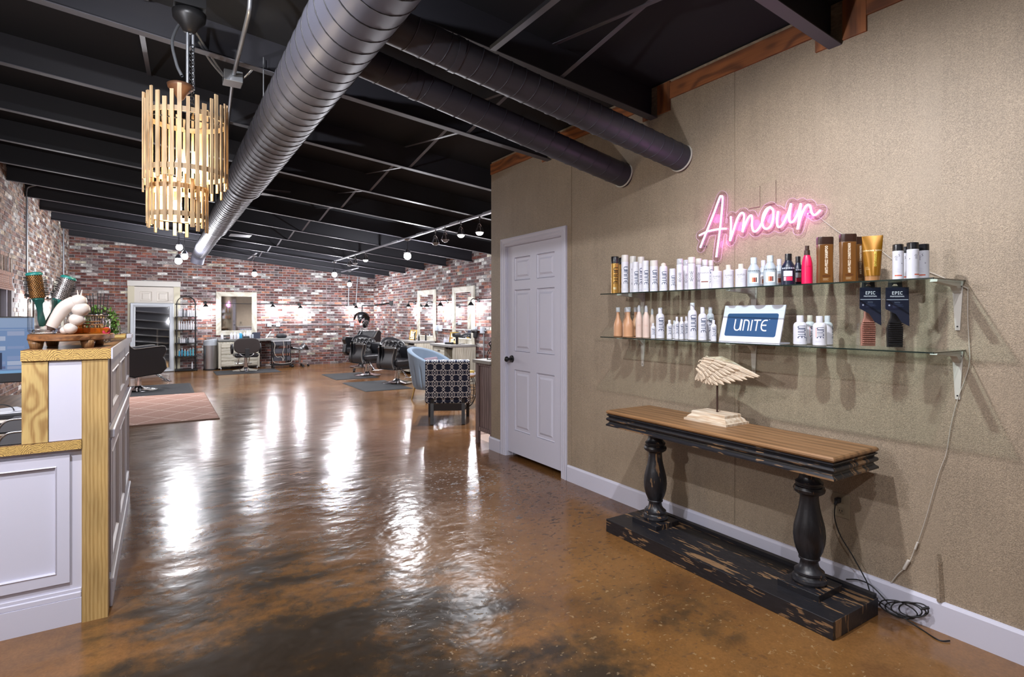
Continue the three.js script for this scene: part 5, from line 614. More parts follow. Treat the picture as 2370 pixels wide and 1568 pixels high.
// lamps over the entrance, out of the picture: one track lights the tan wall, the desk-side one is added fill
{ const tr = (x, zs, nm) => { const t = thing('entrance_track', nm, 'track', [0, 0, 0]); part(t, 'rail', box(.036, .022, 3.2, x, joistY(x) - .014, (Math.max(...zs) + Math.min(...zs)) / 2), M.galv); for (const z of zs) { const y = joistY(x) - .16; part(t, 'stem', rod([x, y + .04, z], [x, joistY(x) - .02, z], .005), M.chrome); part(t, 'reflector', lathe([[.02, .06], [.05, .02], [.058, -.02], [.052, -.018], [.04, .018], [.001, .05]], x, y, z, 20), M.chrome); part(t, 'lamp_face', ball(.036, x, y - .012, z, 1, .55, 1, 14), bulbGlow); spotAt(x, y - .04, z, x > 1 ? x + .75 : x + (z < 0 ? 1.2 : .3), y - 1.2, x > 1 ? z : z - (z < 0 ? 1.6 : .6), COOL, x > 1 ? (z < -1 ? LAMP.head : LAMP.head * .5) : LAMP.front * (z < 0 ? .5 : .36), 1.2, .7, t); } };
  tr(1.55, [-1.55, -.55], 'ceiling track over the entrance on the tan wall side'); tr(-.35, [-2.0, .9], 'added unseen ceiling track on the desk side, fill light for door and desk'); }  // desk-side track is added to lift the door and desk brightness
// gooseneck wall lamps: faces +z of its own frame
function wallLamp(p, turn, label, cd = LAMP.sconce) { const t = thing('gooseneck_wall_lamp', label, 'wall lamp', p, turn, 'black gooseneck lamps on the brick walls'); part(t, 'wall_plate', cyl(.045, .045, .015, 0, 0, .0075, 20, Math.PI / 2), M.blackMetal); part(t, 'arm', tube([[0, 0, .01], [0, .02, .07], [0, .03, .13], [0, .0, .17], [0, -.03, .175]], .009, 24, 8), M.blackMetal); part(t, 'shade', lathe([[.02, .0], [.028, -.02], [.05, -.045], [.068, -.075], [.064, -.075], [.046, -.048], [.001, -.03]], 0, -.03, .175, 22), M.blackMetal); part(t, 'bulb', ball(.032, 0, -.10, .175, 1, 1.1, 1, 16), sconceGlow); lampAt(0, -.145, .175, COOL, cd, 1.5, t); return t; }
for (const [u, v, l] of [[475, 703, 'between the black shelf tower and the framed mirror'], [629, 704, 'over the white trolley cable'], [692, 707, 'along the conduit above the saddle stool'], [820, 707, 'next to the hooded dryer']]) { const p = onZ(u, v, FZ + .012); wallLamp([p.x, p.y + .02, p.z], 0, 'black lamp on the far brick wall ' + l); }
for (const [u, v, l] of [[1004, 703, 'hard by the first framed mirror'], [1036, 700, 'between the two framed mirrors'], [1108, 698, 'beyond the second framed mirror']]) { const p = onX(u, v, RX - .012); wallLamp([p.x, p.y + .02, p.z], -Math.PI / 2, 'black wall lamp on the right brick wall ' + l); }
wallLamp([RX - .012, 1.69, -8.7], -Math.PI / 2, 'black wall lamp on the right brick wall behind the tan corner'); wallLamp([RX - .012, 1.69, -13.0], -Math.PI / 2, 'unlit-looking wall lamp on the right brick wall near the dryer bracket', 1.2);
{ const p = onX(60, 690, LX + .012); wallLamp([p.x, p.y + .03, -11.25], Math.PI / 2, 'black wall lamp on the left brick wall before a framed mirror'); wallLamp([p.x, p.y + .03, -13.2], Math.PI / 2, 'black wall lamp on the left brick wall between two framed mirrors'); }
// conduits and boxes on the brick
{ const c = thing('wall_conduit', 'thin conduit run linking lamps and outlets along the far brick wall', 'conduit', [0, 0, 0]), z = FZ + .024; part(c, 'upper_run', [rod([1.0, 1.69, z], [4.75, 1.665, z], .010)], M.blackMetal); part(c, 'lower_run', rod([2.45, 1.125, z], [4.72, 1.105, z], .012), M.galv); part(c, 'riser', [rod([4.62, 1.66, z], [4.64, joistY(4.6), z], .012), rod([4.83, 1.6, z], [4.90, joistY(4.8), z], .012)], M.galv); for (const [x, y] of [[2.49, 1.125], [2.71, 1.124], [4.72, 1.105]]) part(c, 'outlet_box', rbox(.11, .11, .05, .006, x, y, FZ + .036), M.greyBox); }
{ const c = thing('wall_conduit', 'conduit run with grey outlet boxes along the right brick wall', 'conduit', [0, 0, 0]), x = RX - .024; part(c, 'upper_run', rod([x, 1.69, -13.0], [x, 1.68, -8.2], .010), M.galv); part(c, 'lower_run', rod([x, 1.075, -11.75], [x, 1.075, -9.4], .011), M.galv); part(c, 'drop_pipe', rod([x, 1.05, -9.50], [x, .1, -9.50], .013), M.galv); for (const z of [-11.66, -11.45, -9.83, -9.52]) part(c, 'outlet_box', rbox(.06, .13, .11, .008, RX - .04, 1.085, z), M.greyBox); }
for (const [z, l] of [[-11.2, 'bent conduit climbing the left brick wall beside a framed mirror'], [-15.05, 'bent conduit climbing the left brick wall near the far corner']]) { const x = LX + .03; solo('wall_conduit', l, 'conduit', [rod([x, 1.72, z], [x, joistY(LX) + .08, z], .014), tube([[x, joistY(LX) + .06, z], [x + .02, joistY(LX) + .14, z], [x + .14, joistY(LX) + .20, z], [x + .18, joistY(LX) + .22, z]], .014, 20, 8)], M.galv); }

// ============================================================ SALON FURNITURE
// framed mirror, frame in the xy plane facing +z with its base at y = 0
function framedMirror(name, label, w, h, fw, m, pos, turn, lean = 0, group) { const t = thing(name, label, 'mirror', pos, turn, group); t.rotation.order = 'YXZ'; t.rotation.x = lean; part(t, 'mirror_frame', frame(w, h, [[0, 0], [0, .032], [.012, .036], [fw * .5, .028], [fw - .012, .034], [fw, .022], [fw, 0]]).translate(0, h / 2, 0), m); part(t, 'mirror_glass', moved(new THREE.BoxGeometry(w - fw * 2 + .01, h - fw * 2 + .01, .006), 0, h / 2, .012), M.mirror); part(t, 'mirror_back', box(w - .02, h - .02, .006, 0, h / 2, .003), M.black); return t; }
const paleFrame = mat(0xffffff, .5, 0, { map: T.whiteWash }), silverFrame = mat(lin(.40, .42, .45), .45, .4);
framedMirror('wall_mirror', 'square framed mirror above the far wall station with drawers', .96, 1.13, .12, paleFrame, [1.70, .86, FZ + .014], 0);
framedMirror('wall_mirror', 'tall framed mirror on the right brick wall near the dryer corner', 1.04, 1.2, .12, paleFrame, [RX - .014, .78, -12.26], -Math.PI / 2); framedMirror('wall_mirror', 'tall framed mirror on the right brick wall behind the patterned chair', .98, 1.2, .12, paleFrame, [RX - .014, .78, -10.36], -Math.PI / 2);
framedMirror('wall_mirror', 'framed mirror on the left brick wall by the first conduit', 1.05, 1.25, .12, paleFrame, [LX + .014, .80, -12.1], Math.PI / 2); framedMirror('wall_mirror', 'framed mirror on the left brick wall nearer the far corner', 1.05, 1.25, .12, paleFrame, [LX + .014, .80, -14.45], Math.PI / 2);
framedMirror('floor_mirror', 'large grey framed mirror leaning against the far door', .89, 1.68, .10, silverFrame, [-.152, .005, FZ + .26], 0, -.125);
{ const d = structGroup('door_2'); d.position.set(-.113, 0, FZ); sixPanel(d, .81, 2.06, mat(lin(.66, .62, .56), .5), .01).position.z = .012; part(d, 'door_casing', [span(-.54, -.405, 0, 2.08, 0, .03), span(.405, .54, 0, 2.08, 0, .03)], M.cream); part(d, 'door_head', [rbox(1.1, .13, .045, .006, 0, 2.15, .022)], mat(lin(.66, .64, .60), .5)); part(d, 'door_backing', span(-.54, .54, 0, 2.2, -.02, 0), M.cream); part(d, 'door_knob', ball(.026, .33, .95, .05), M.chrome); }
// shelf tower with arched top
{ const x0 = .32, x1 = .78, z0 = FZ + .06, z1 = FZ + .36, t = thing('shelf_tower', 'tall black metal shelf tower with arched top against the far wall', 'shelf', [0, 0, 0]); const r = .012, xm = (x0 + x1) / 2; const ys = [.03, .363, .688, 1.013, 1.338, 1.651];
  for (const z of [z0, z1]) { for (const x of [x0 + .03, x1 - .03]) part(t, 'upright', rod([x, 0, z], [x, 1.66, z], r * .8, 8), M.blackMetal); part(t, 'arch', torus((x1 - x0) / 2 - .03, .009, xm, 1.65, z, 0, 0, 0, 6, 24, Math.PI), M.blackMetal); }
  ys.forEach((y, i) => part(t, 'shelf_board', i === 5 ? [rod([x0, y, z1], [x1, y, z1], .008), rod([x0, y, z0], [x1, y, z0], .008)] : rbox(x1 - x0 + .02, i ? .018 : .04, z1 - z0 + .03, .003, xm, y, (z0 + z1) / 2), M.blackMetal)); }
{ const f = rng(44), white = mat(lin(.68, .68, .72), .4), blue = mat(lin(.06, .34, .55), .4), grey = mat(lin(.16, .17, .19), .4), teal = mat(lin(.10, .45, .55), .35);
  const rows = [[1.347, 11, .15, .20, [white, white, white, grey], 'top'], [1.022, 7, .15, .23, [white, white, white, grey], 'second'], [.697, 9, .10, .15, [white, white, grey], 'third'], [.372, 6, .14, .21, [blue, teal, blue], 'fourth'], [.05, 1, .17, .18, [white], 'bottom']];
  const protos = {}; for (const [y, n, h0, h1, ms, nm] of rows) for (let i = 0; i < n; i++) { const h = R(h0, h1, f), r = R(.017, .022, f), m = ms[(f() * ms.length) | 0], x = n === 1 ? .68 : .375 + (i + .5) * .355 / n; const t = thing('salon_bottle', `small ${m === white ? 'white' : m === grey ? 'dark grey' : 'blue'} bottle, ${nth(i)} from the floor mirror, ${nm} shelf of the black tower`, 'bottle', [x, y + .0005, FZ + R(.18, .29, f)], 0, 'bottles on the black shelf tower'); part(t, 'container', lathe([[.001, 0], [r, 0], [r, h * .7], [r * .5, h * .8], [r * .45, h * .82]], 0, 0, 0, 12), m); part(t, 'cap', cyl(r * .55, r * .55, h * .2, 0, h * .9, 0, 10), m === grey ? capBlack : capWhite); } }
// trash can
{ const t = thing('trash_can', 'tall stainless steel trash can with slanted lid beside the shelf tower', 'trash can', [1.075, 0, FZ + .24]); part(t, 'can_body', cyl(.155, .15, .60, 0, .32, 0, 32), M.steel); part(t, 'can_base', cyl(.158, .158, .03, 0, .015, 0, 32), M.black); part(t, 'lid', (() => { const g = new THREE.CylinderGeometry(.15, .165, .16, 32, 1); const p = g.attributes.position; for (let i = 0; i < p.count; i++) if (p.getY(i) > 0) p.setY(i, p.getY(i) * (.75 + p.getX(i) * 2.2)); g.computeVertexNormals(); return g.translate(0, .70, 0); })(), M.greyBox, 'grey slanted swing lid'); }
// far wall station
{ const t = thing('station_cabinet', 'washed wood drawer cabinet on casters below the square mirror', 'cabinet', [1.72, 0, FZ + .25]); part(t, 'carcass', [box(.94, .62, .40, 0, .39, 0), ...[-.45, .45].map((x) => box(.05, .66, .42, x, .37, 0))], W.wash);
  [[.61, .12], [.46, .15], [.30, .15], [.155, .12]].forEach(([y, h]) => { const d = part(t, 'drawer', metricUV(rbox(.83, h - .012, .02, .003, 0, y, .205), 1.5, 'x', [y, 0]), W.wash); part(d, 'handle', rbox(.09, .014, .02, .004, -.02, y, .22), M.blackMetal); });
  for (const x of [-.42, .42]) for (const z of [-.15, .17]) part(t, 'caster', [cyl(.03, .03, .02, x, .032, z, 16, 0, 0, Math.PI / 2), rod([x, .03, z], [x, .08, z], .008)], capWhite);
  solo('station_worktop', 'long grey worktop running over the far wall drawer cabinet', 'worktop', rbox(1.68, .05, .42, .004, 2.085, .742, FZ + .23), mat(lin(.20, .20, .19), .5)); }
{ const f = rng(55), white = mat(lin(.72, .72, .76), .4), blue = mat(lin(.05, .33, .55), .4), y = .7675, cl = mat(lin(.4, .45, .5), .3);
  const L = [[1.34, .14, .03, white], [1.55, .17, .035, white], [1.63, .19, .03, white], [1.70, .16, .035, white], [1.77, .18, .045, blue], [1.86, .18, .03, white], [1.93, .21, .035, white], [1.99, .20, .032, white], [2.05, .15, .028, cl]];
  L.forEach(([x, h, r, m], i) => { const t = thing('salon_bottle', m === blue ? 'round blue bottle among white ones on the far worktop' : `white styling bottle on the far worktop, ${nth(i)} from the trash can`, 'bottle', [x, y + .0005, FZ + R(.2, .32, f)], 0, 'bottles on the far worktop'); part(t, 'container', lathe([[.001, 0], [r, 0], [r, h * .72], [r * .5, h * .8], [r * .45, h * .82]], 0, 0, 0, 14), m); part(t, 'cap', cyl(r * .5, r * .5, h * .2, 0, h * .9, 0, 12), m === cl ? M.black : capWhite); });
  solo('storage_box', 'dark blue box standing on the far worktop beside the mirror', 'box', rbox(.17, .16, .15, .006), mat(lin(.03, .035, .06), .5), [2.15, y + .081, FZ + .2]); solo('hair_dryer', 'black hair dryer lying on the far worktop', 'hair dryer', [cyl(.032, .038, .15, 0, .04, 0, 18, 0, 0, Math.PI / 2), rbox(.032, .03, .11, .012, -.03, .02, .06)], M.black, [1.88, y + .0005, FZ + .40], .3); solo('comb_tray', 'black comb tray on the end of the far worktop', 'tray', rbox(.12, .03, .08, .01, 0, .015, 0), M.black, [1.43, y + .0005, FZ + .36]);
  const ir = thing('flat_iron', 'white flat iron with dangling cable on the far worktop end', 'flat iron', [2.45, y + .0005, FZ + .30], .5); part(ir, 'lower_arm', rbox(.24, .02, .03, .006, 0, .012, 0), mat(lin(.7, .62, .52), .4)); part(ir, 'upper_arm', rbox(.22, .02, .03, .006, -.02, .10, 0, 0, 0, .85), mat(lin(.6, .6, .6), .4)); }
// rolling trolley
{ const t = thing('rolling_trolley', 'black rolling trolley with open bins and cream cable by the far wall', 'trolley', [2.70, 0, -15.66]); for (const y of [.20, .40, .60]) part(t, 'bin', [box(.40, .10, .015, 0, y + .05, .15), box(.40, .10, .015, 0, y + .05, -.15), box(.40, .012, .30, 0, y, 0), box(.012, .10, .30, -.2, y + .05, 0), box(.012, .10, .30, .2, y + .05, 0)], mat(lin(.06, .06, .075), .45)); part(t, 'posts', [-.21, .21].flatMap((x) => [rod([x, .08, .14], [x, .69, .14], .012), rod([x, .08, -.14], [x, .69, -.14], .012)]).concat([box(.02, .56, .02, .10, .41, .162)]), M.blackMetal); part(t, 'tray_top', rbox(.46, .02, .34, .006, 0, .70, 0), mat(lin(.3, .3, .32), .4)); part(t, 'chassis', rbox(.50, .03, .30, .01, 0, .085, 0), M.black);
  for (const [x, z] of [[-.2, .13], [.25, .12], [-.2, -.13], [.25, -.12]]) part(t, 'caster', cyl(.034, .034, .025, x, .034, z, 14, 0, 0, Math.PI / 2), M.black); part(t, 'cable', [tube([[-.22, .71, .18], [-.18, .6, .19], [-.20, .45, .19], [-.14, .30, .19], [-.02, .29, .19], [.02, .18, .19]], .007, 40, 6), tube([[.02, .72, .18], [.04, .55, .19], [.01, .4, .19], [.04, .28, .19], [.02, .2, .19]], .007, 40, 6), tube([[-.24, .28, .18], [-.2, .16, .19], [0, .12, .19], [.2, .14, .19], [.24, .2, .18]], .007, 40, 6)], M.cord, 'cream cable');
  solo('black_bag', 'slumped black bag at the end of the far worktop', 'bag', (() => { const g = new THREE.SphereGeometry(.12, 20, 14); const p = g.attributes.position; for (let i = 0; i < p.count; i++) { const k = .8 + .35 * fbm(p.getX(i) * 14 + 3, p.getZ(i) * 14 + p.getY(i) * 9, 3); p.setXYZ(i, p.getX(i) * 1.15 * k, Math.max(-.052, p.getY(i) * .62 * k), p.getZ(i) * .9 * k); } g.computeVertexNormals(); return g.translate(0, .053, 0); })(), M.rubber, [2.76, .7677, FZ + .26]); }
// saddle stool
const fiveStar = (t, r = .24, y = .075) => { for (let i = 0; i < 5; i++) { const a = i / 5 * 6.283 + .3, x = Math.cos(a) * r, z = Math.sin(a) * r; part(t, 'base_arm', bar([0, y + .025, 0], [x, y, z], .03, .022), M.chrome); part(t, 'caster', [cyl(.03, .03, .04, x, .03, z, 14, 0, a, Math.PI / 2), rod([x, .03, z], [x, y, z], .008)], M.black); } };
{ const t = thing('saddle_stool', 'black saddle stool on chrome casters before the far brick wall', 'stool', [3.18, 0, -15.72], .2); fiveStar(t, .22); part(t, 'gas_lift', [rod([0, .08, 0], [0, .46, 0], .022), rod([0, .08, 0], [0, .28, 0], .03)], M.chrome); const rings = []; for (let i = 0; i <= 14; i++) { const k = i / 14, x = lerp(-.22, .20, k), w = .09 + .09 * Math.sin(k * 2.6 + .2), yb = .49 + .02 * (1 - k) + .10 * Math.exp(-(((k - .78) / .16) ** 2)) - .25 * Math.max(0, k - .86), o = []; for (let j = 0; j < 16; j++) { const a = j / 16 * 6.283; o.push([x, yb + Math.sin(a) * .035 - Math.abs(Math.cos(a)) ** 2 * .05 * Math.sin(k * 3.1), Math.cos(a) * w]); } rings.push(o); } part(t, 'seat', loft(rings, true, true, true), M.leather); part(t, 'seat_bracket', rbox(.12, .02, .12, .004, 0, .455, 0), M.chrome); }
// mats and rug
const matG = 'anti-fatigue mats'; const flatMat = (x0, x1, z0, z1, label) => { const t = thing('salon_mat', label, 'mat', [(x0 + x1) / 2, .0005, (z0 + z1) / 2], 0, matG); part(t, 'mat_top', slab(x1 - x0, z1 - z0, [[0, 0], [.0, .003], [.035, .014]]), M.rubber); };
flatMat(3.16, 4.10, -13.25, -11.95, 'black floor mat under the tufted chair nearer the far wall'); flatMat(3.12, 4.02, -11.35, -9.83, 'black floor mat under the tufted chair by the blue armchair'); flatMat(1.10, 2.50, -15.40, -14.42, 'black floor mat under the chair at the far wall station'); flatMat(-.75, .52, -12.97, -11.29, 'black floor mat under the chair behind the reception desk');
{ const tx = canvasTex(1024, 1024, (g, w, h) => { g.fillStyle = '#b98f7e'; g.fillRect(0, 0, w, h); const f = rng(3); for (let i = 0; i < 26000; i++) { g.fillStyle = f() > .5 ? 'rgba(160,120,104,.35)' : 'rgba(214,176,160,.3)'; g.fillRect(f() * w, f() * h, 3, 5); } g.strokeStyle = '#e2c8ba'; g.lineWidth = 9; const s = 256; for (let i = -4; i < 9; i++) { g.beginPath(); g.moveTo(i * s, 0); g.lineTo(i * s + w * .75, h); g.stroke(); g.beginPath(); g.moveTo(i * s, h); g.lineTo(i * s + w * .75, 0); g.stroke(); } });
  const r = thing('area_rug', 'dusty pink rug with pale trellis lines beside the desk', 'rug', [-.26, .0005, -9.78]); const g = slab(1.86, 2.94, [[0, 0], [.0, .008], [.006, .012]]); const q = metricUV(g, 1 / 2.1); part(r, 'rug_pile', q, mat(0xffffff, .95, 0, { map: tx })); part(r, 'rug_binding', frame(1.862, 2.942, [[0, 0], [-.002, .007], [.008, .014], [.012, .0125]]).rotateX(-Math.PI / 2), mat(lin(.34, .22, .17), .9)); }
// styling chairs, front towards +z
function chairBase(t, y = .36) { part(t, 'base_disc', lathe([[.001, 0], [.30, 0], [.30, .012], [.2, .03], [.09, .05], [.055, .075], [.05, .085], [.001, .085]], 0, .0145, 0, 36), M.chrome); part(t, 'hydraulic_column', [rod([0, .08, 0], [0, y, 0], .038), rod([0, .08, 0], [0, y * .6, 0], .05)], M.chrome); part(t, 'pump_lever', rod([.04, y * .7, 0], [.26, y * .72, -.1], .008), M.chrome); part(t, 'footrest', [rod([-.12, y + .02, .22], [-.12, .16, .46], .012), rod([.12, y + .02, .22], [.12, .16, .46], .012), rod([-.2, .155, .47], [.2, .155, .47], .014), rod([-.17, .15, .42], [.17, .15, .42], .012)], M.chrome); }
function tuftedChair() { const t = thing('tufted_styling_chair', '', 'styling chair', [0, 0, 0], 0, 'tufted styling chairs along the right wall'); chairBase(t, .34);
  part(t, 'seat', [rbox(.50, .14, .50, .05, 0, .43, .03), rbox(.54, .10, .48, .03, 0, .34, 0)], M.leather);
  for (const s of [-1, 1]) { const rings = []; for (let i = 0; i <= 16; i++) { const k = i / 16, y = lerp(.30, .75, k), o = s * (.285 + .022 * Math.sin(k * 6.283 * .95 + .3)), e = i === 0 || i === 16 ? .02 : 0, zf = .25 - .05 * Math.sin(k * 3.14), ins = s * .075; rings.push([[o - s * e, y, -.27 + e], [o - s * e, y, zf - e], [o - ins + s * e, y, zf - e], [o - ins + s * e, y, -.27 + e]]); } if (s > 0) rings.forEach((r) => r.reverse()); const a = part(t, 'arm', creased(loft(rings, true, true, true), .5), M.leather); part(a, 'piping', [tube([[s * .292, .31, .245], [s * .305, .42, .215], [s * .285, .55, .203], [s * .265, .66, .22], [s * .275, .74, .245], [s * .28, .752, .22], [s * .28, .752, -.24]], .006, 40, 6), tube([[s * .222, .31, .248], [s * .232, .42, .218], [s * .208, .55, .205], [s * .192, .66, .222], [s * .205, .74, .245]], .006, 40, 6)], M.piping); }
  // tufted arched back
  const nx = 44, ny = 26, rings = []; const topY = (x) => .70 + .22 * Math.sqrt(Math.max(0, 1 - (x / .335) ** 2)); const bs = []; for (let r = 0; r < 3; r++) for (let c = -2; c <= 2; c++) bs.push([(c + (r % 2 ? .5 : 0)) * .105, .62 + r * .085]);
  for (let j = 0; j <= ny; j++) { const o = []; for (let i = 0; i <= nx; i++) { const x = lerp(-.30, .30, i / nx), y = lerp(.40, topY(x) , j / ny); let d = .0; for (const [bx, by] of bs) { const q = Math.hypot((x - bx), (y - by)); d -= .03 * Math.exp(-q * q / .0011); } const edge = Math.min(1, (1 - j / ny) * 5, (1 - Math.abs(x) / .305) * 8 + .2); o.push([x, y, -.225 + .055 * Math.pow(Math.max(edge, 0), .5) + d - .05 * (y - .5) + .10 * (x / .3) ** 2]); } rings.push(o); }
  const g = loft(rings, false); part(t, 'tufted_back', g, phys(lin(.012, .012, .015), .3, 0, { clearcoat: .3, clearcoatRoughness: .25, side: THREE.DoubleSide })); const bb = []; for (const [bx, by] of bs) if (by < topY(bx) - .03) bb.push(ball(.012, bx, by, -.222 + .055 - .05 * (by - .5) + .10 * (bx / .3) ** 2 - .018, 1, 1, .6, 10)); part(t, 'buttons', bb, M.leather);
  const os = []; for (let j = 0; j <= 10; j++) { const o = []; for (let i = 0; i <= 24; i++) { const x = lerp(-.31, .31, i / 24), y = lerp(.32, topY(x) - .005, j / 10); o.push([x, y, -.26 - .05 * (y - .5) + .10 * (x / .3) ** 2 - .02 * Math.sin(j / 10 * 3.14)]); } os.push(o); } part(t, 'back_shell', loft(os, false), phys(lin(.012, .012, .015), .34, 0, { clearcoat: .25, side: THREE.DoubleSide }));
  part(t, 'rim_piping', tube(Array.from({ length: 21 }, (_, i) => { const x = lerp(-.305, .305, i / 20), y = topY(x); return [x, y, -.24 - .05 * (y - .5) + .10 * (x / .3) ** 2]; }), .012, 60, 8), M.leather); return t; }
{ const a = tuftedChair(); a.position.set(4.05, 0, -10.74); a.rotation.y = .33; a.userData.label = 'black tufted styling chair beside the pale blue armchair'; copyOf(a, [4.0, 0, -12.5], .30, 'black tufted styling chair beside the boxy black dryer chair'); }
function boxChair(label, pos, turn, foot = true) { const t = thing('styling_chair', label, 'styling chair', pos, turn); chairBase(t, .32); const side = [[-.36, .36], [-.12, .29], [.28, .335], [.36, .42], [.335, .56], [.30, .62], [.36, .74], [.345, .79], [.28, .80], [-.08, .765], [-.16, .78], [-.30, .94], [-.38, .95], [-.43, .92], [-.40, .6]];
  for (const s of [-1, 1]) { const a = part(t, 'arm_panel', extrude(side, .07, .018, 0, 0, 0).rotateY(-Math.PI / 2).translate(s * .27 + .035, 0, 0), M.leather); part(a, 'piping', tube([[-.36, .94], [-.30, .95], [-.16, .79], [-.08, .775], [.28, .81], [.345, .80]].map(([z, y]) => [s * .27 + s * .05, y + .008, z]), .007, 40, 6), M.piping); }
  part(t, 'seat', rbox(.48, .16, .56, .05, 0, .46, .05), M.leather); part(t, 'backrest', rbox(.50, .52, .12, .05, 0, .70, -.30, -.22), M.leather); return t; }
boxChair('black styling chair beside the reception desk, in front of the grey floor mirror', [-.33, 0, -12.15], Math.PI / 2 + .25);
boxChair('boxy black chair under the hooded dryer in the far right corner', [4.55, 0, -14.75], -1.0);
{ const t = thing('styling_chair', 'black styling chair with rounded back facing the far wall drawers', 'styling chair', [1.79, 0, -15.12], Math.PI); chairBase(t, .34); part(t, 'seat', rbox(.54, .10, .50, .05, 0, .40, 0), M.leather); part(t, 'backrest', extrude(Array.from({ length: 40 }, (_, i) => { const a = i / 40 * 6.283, c = Math.cos(a), q = Math.sin(a); return [Math.sign(c) * Math.abs(c) ** .55 * .27, .64 + Math.sign(q) * Math.abs(q) ** .55 * .165]; }), .05, .018, 0, 0, -.29), mat(lin(.022, .014, .013), .6)); part(t, 'back_bracket', [rbox(.10, .22, .03, .01, 0, .46, -.30)], M.black); for (const s of [-1, 1]) part(t, 'armrest', torus(.10, .028, s * .31, .56, -.05, 0, Math.PI / 2, 0, 10, 24), M.leather); part(t, 'back_trim', torus(.23, .012, 0, .60, -.25, 0, 0, Math.PI, 6, 24, Math.PI), M.steel); }
{ const t = thing('rolling_stool', 'low black stool on casters half hidden behind a tufted chair', 'stool', [4.22, 0, -13.55]); fiveStar(t, .25, .085); part(t, 'gas_lift', rod([0, .08, 0], [0, .40, 0], .024), M.black); part(t, 'seat', cyl(.18, .17, .07, 0, .43, 0, 28), M.leather); }
// hooded dryer on its wall arm
{ const b = onX(908, 702, RX), z = -15.0, h = onZ(838, 742, z), t = thing('hooded_dryer', 'black wall-mounted hooded dryer on a folding arm in the far right corner', 'hair dryer', [h.x, h.y, h.z], .9); t.updateMatrixWorld(); const L = (x, y, zz) => t.worldToLocal(new THREE.Vector3(x, y, zz)).toArray();
  part(t, 'wall_arm', [rod(L(RX - .02, b.y, b.z), L(RX - .45, b.y - .06, b.z - .1), .02), rod(L(RX - .45, b.y - .06, b.z - .1), L(h.x, b.y - .07, h.z), .016), rod(L(h.x, b.y - .07, h.z), [0, .20, 0], .014)], M.blackMetal); { const p = L(RX - .025, b.y, b.z); const o = part(t, 'wall_plate', rbox(.10, .12, .10, .01), M.blackMetal); o.position.set(...p); }
  const wing = (a0, a1, tilt, r, w) => { const rings = []; for (let i = 0; i <= 20; i++) { const a = lerp(a0, a1, i / 20), o = []; for (let j = 0; j < 12; j++) { const q = j / 12 * 6.283, rr = r + Math.cos(q) * .018, x = Math.sin(q) * w * Math.sin(Math.PI * clamp(.12 + i / 20 * .8)); o.push([x, Math.cos(a) * rr, Math.sin(a) * rr]); } rings.push(o); } const g = loft(rings, true, true, true); g.rotateY(tilt); return g; };
  part(t, 'hood_panel', wing(-1.5, .9, 0, .22, .11), M.blackGloss); part(t, 'hood_panel', wing(.1, 2.4, 1.2, .2, .10), M.blackGloss); part(t, 'hood_panel', wing(-.2, 1.9, -1.5, .2, .08), M.blackGloss); part(t, 'hub', ball(.075, 0, .10, 0, 1, .8, 1), M.blackGloss); part(t, 'fan_housing', cyl(.09, .10, .06, -.05, -.10, .10, 24, 1.3), M.blackGloss); part(t, 'ring', torus(.10, .012, -.05, -.10, .12, .3, -.4, 0), M.chrome); }
// stations on the right wall
function station(z0, z1, label) { const t = thing('styling_station', label, 'station', [RX - .03, 0, (z0 + z1) / 2], -Math.PI / 2), w = z1 - z0; part(t, 'station_top', rbox(w, .045, .56, .004, 0, .768, .28), mat(lin(.22, .21, .20), .5)); for (const s of [-1, 1]) part(t, 'side_panel', box(.04, .745, .5, s * (w / 2 - .03), .373, .25), W.wash); part(t, 'back_panel', box(w - .08, .70, .02, 0, .38, .02), W.wash); part(t, 'carcass', box(w * .55, .66, .46, -w * .18, .40, .25), W.wash); for (const [y, h] of [[.64, .17], [.45, .17], [.24, .2]]) { const d = part(t, 'drawer', metricUV(rbox(w * .52, h, .02, .012, -w * .18, y, .49), 1.4, 'x'), W.wash); part(d, 'drawer_pull', rbox(.10, .035, .012, .004, -w * .18, y + .01, .502), mat(lin(.09, .075, .06), .5)); } for (const x of [.1, .22, .34]) part(t, 'tool_holder', cyl(.035, .03, .05, x * w, .72, .45, 14), M.black); return t; }
station(-12.78, -11.76, 'washed wood styling station under the mirror near the dryer'); station(-10.80, -9.80, 'washed wood styling station under the mirror behind the patterned chair');
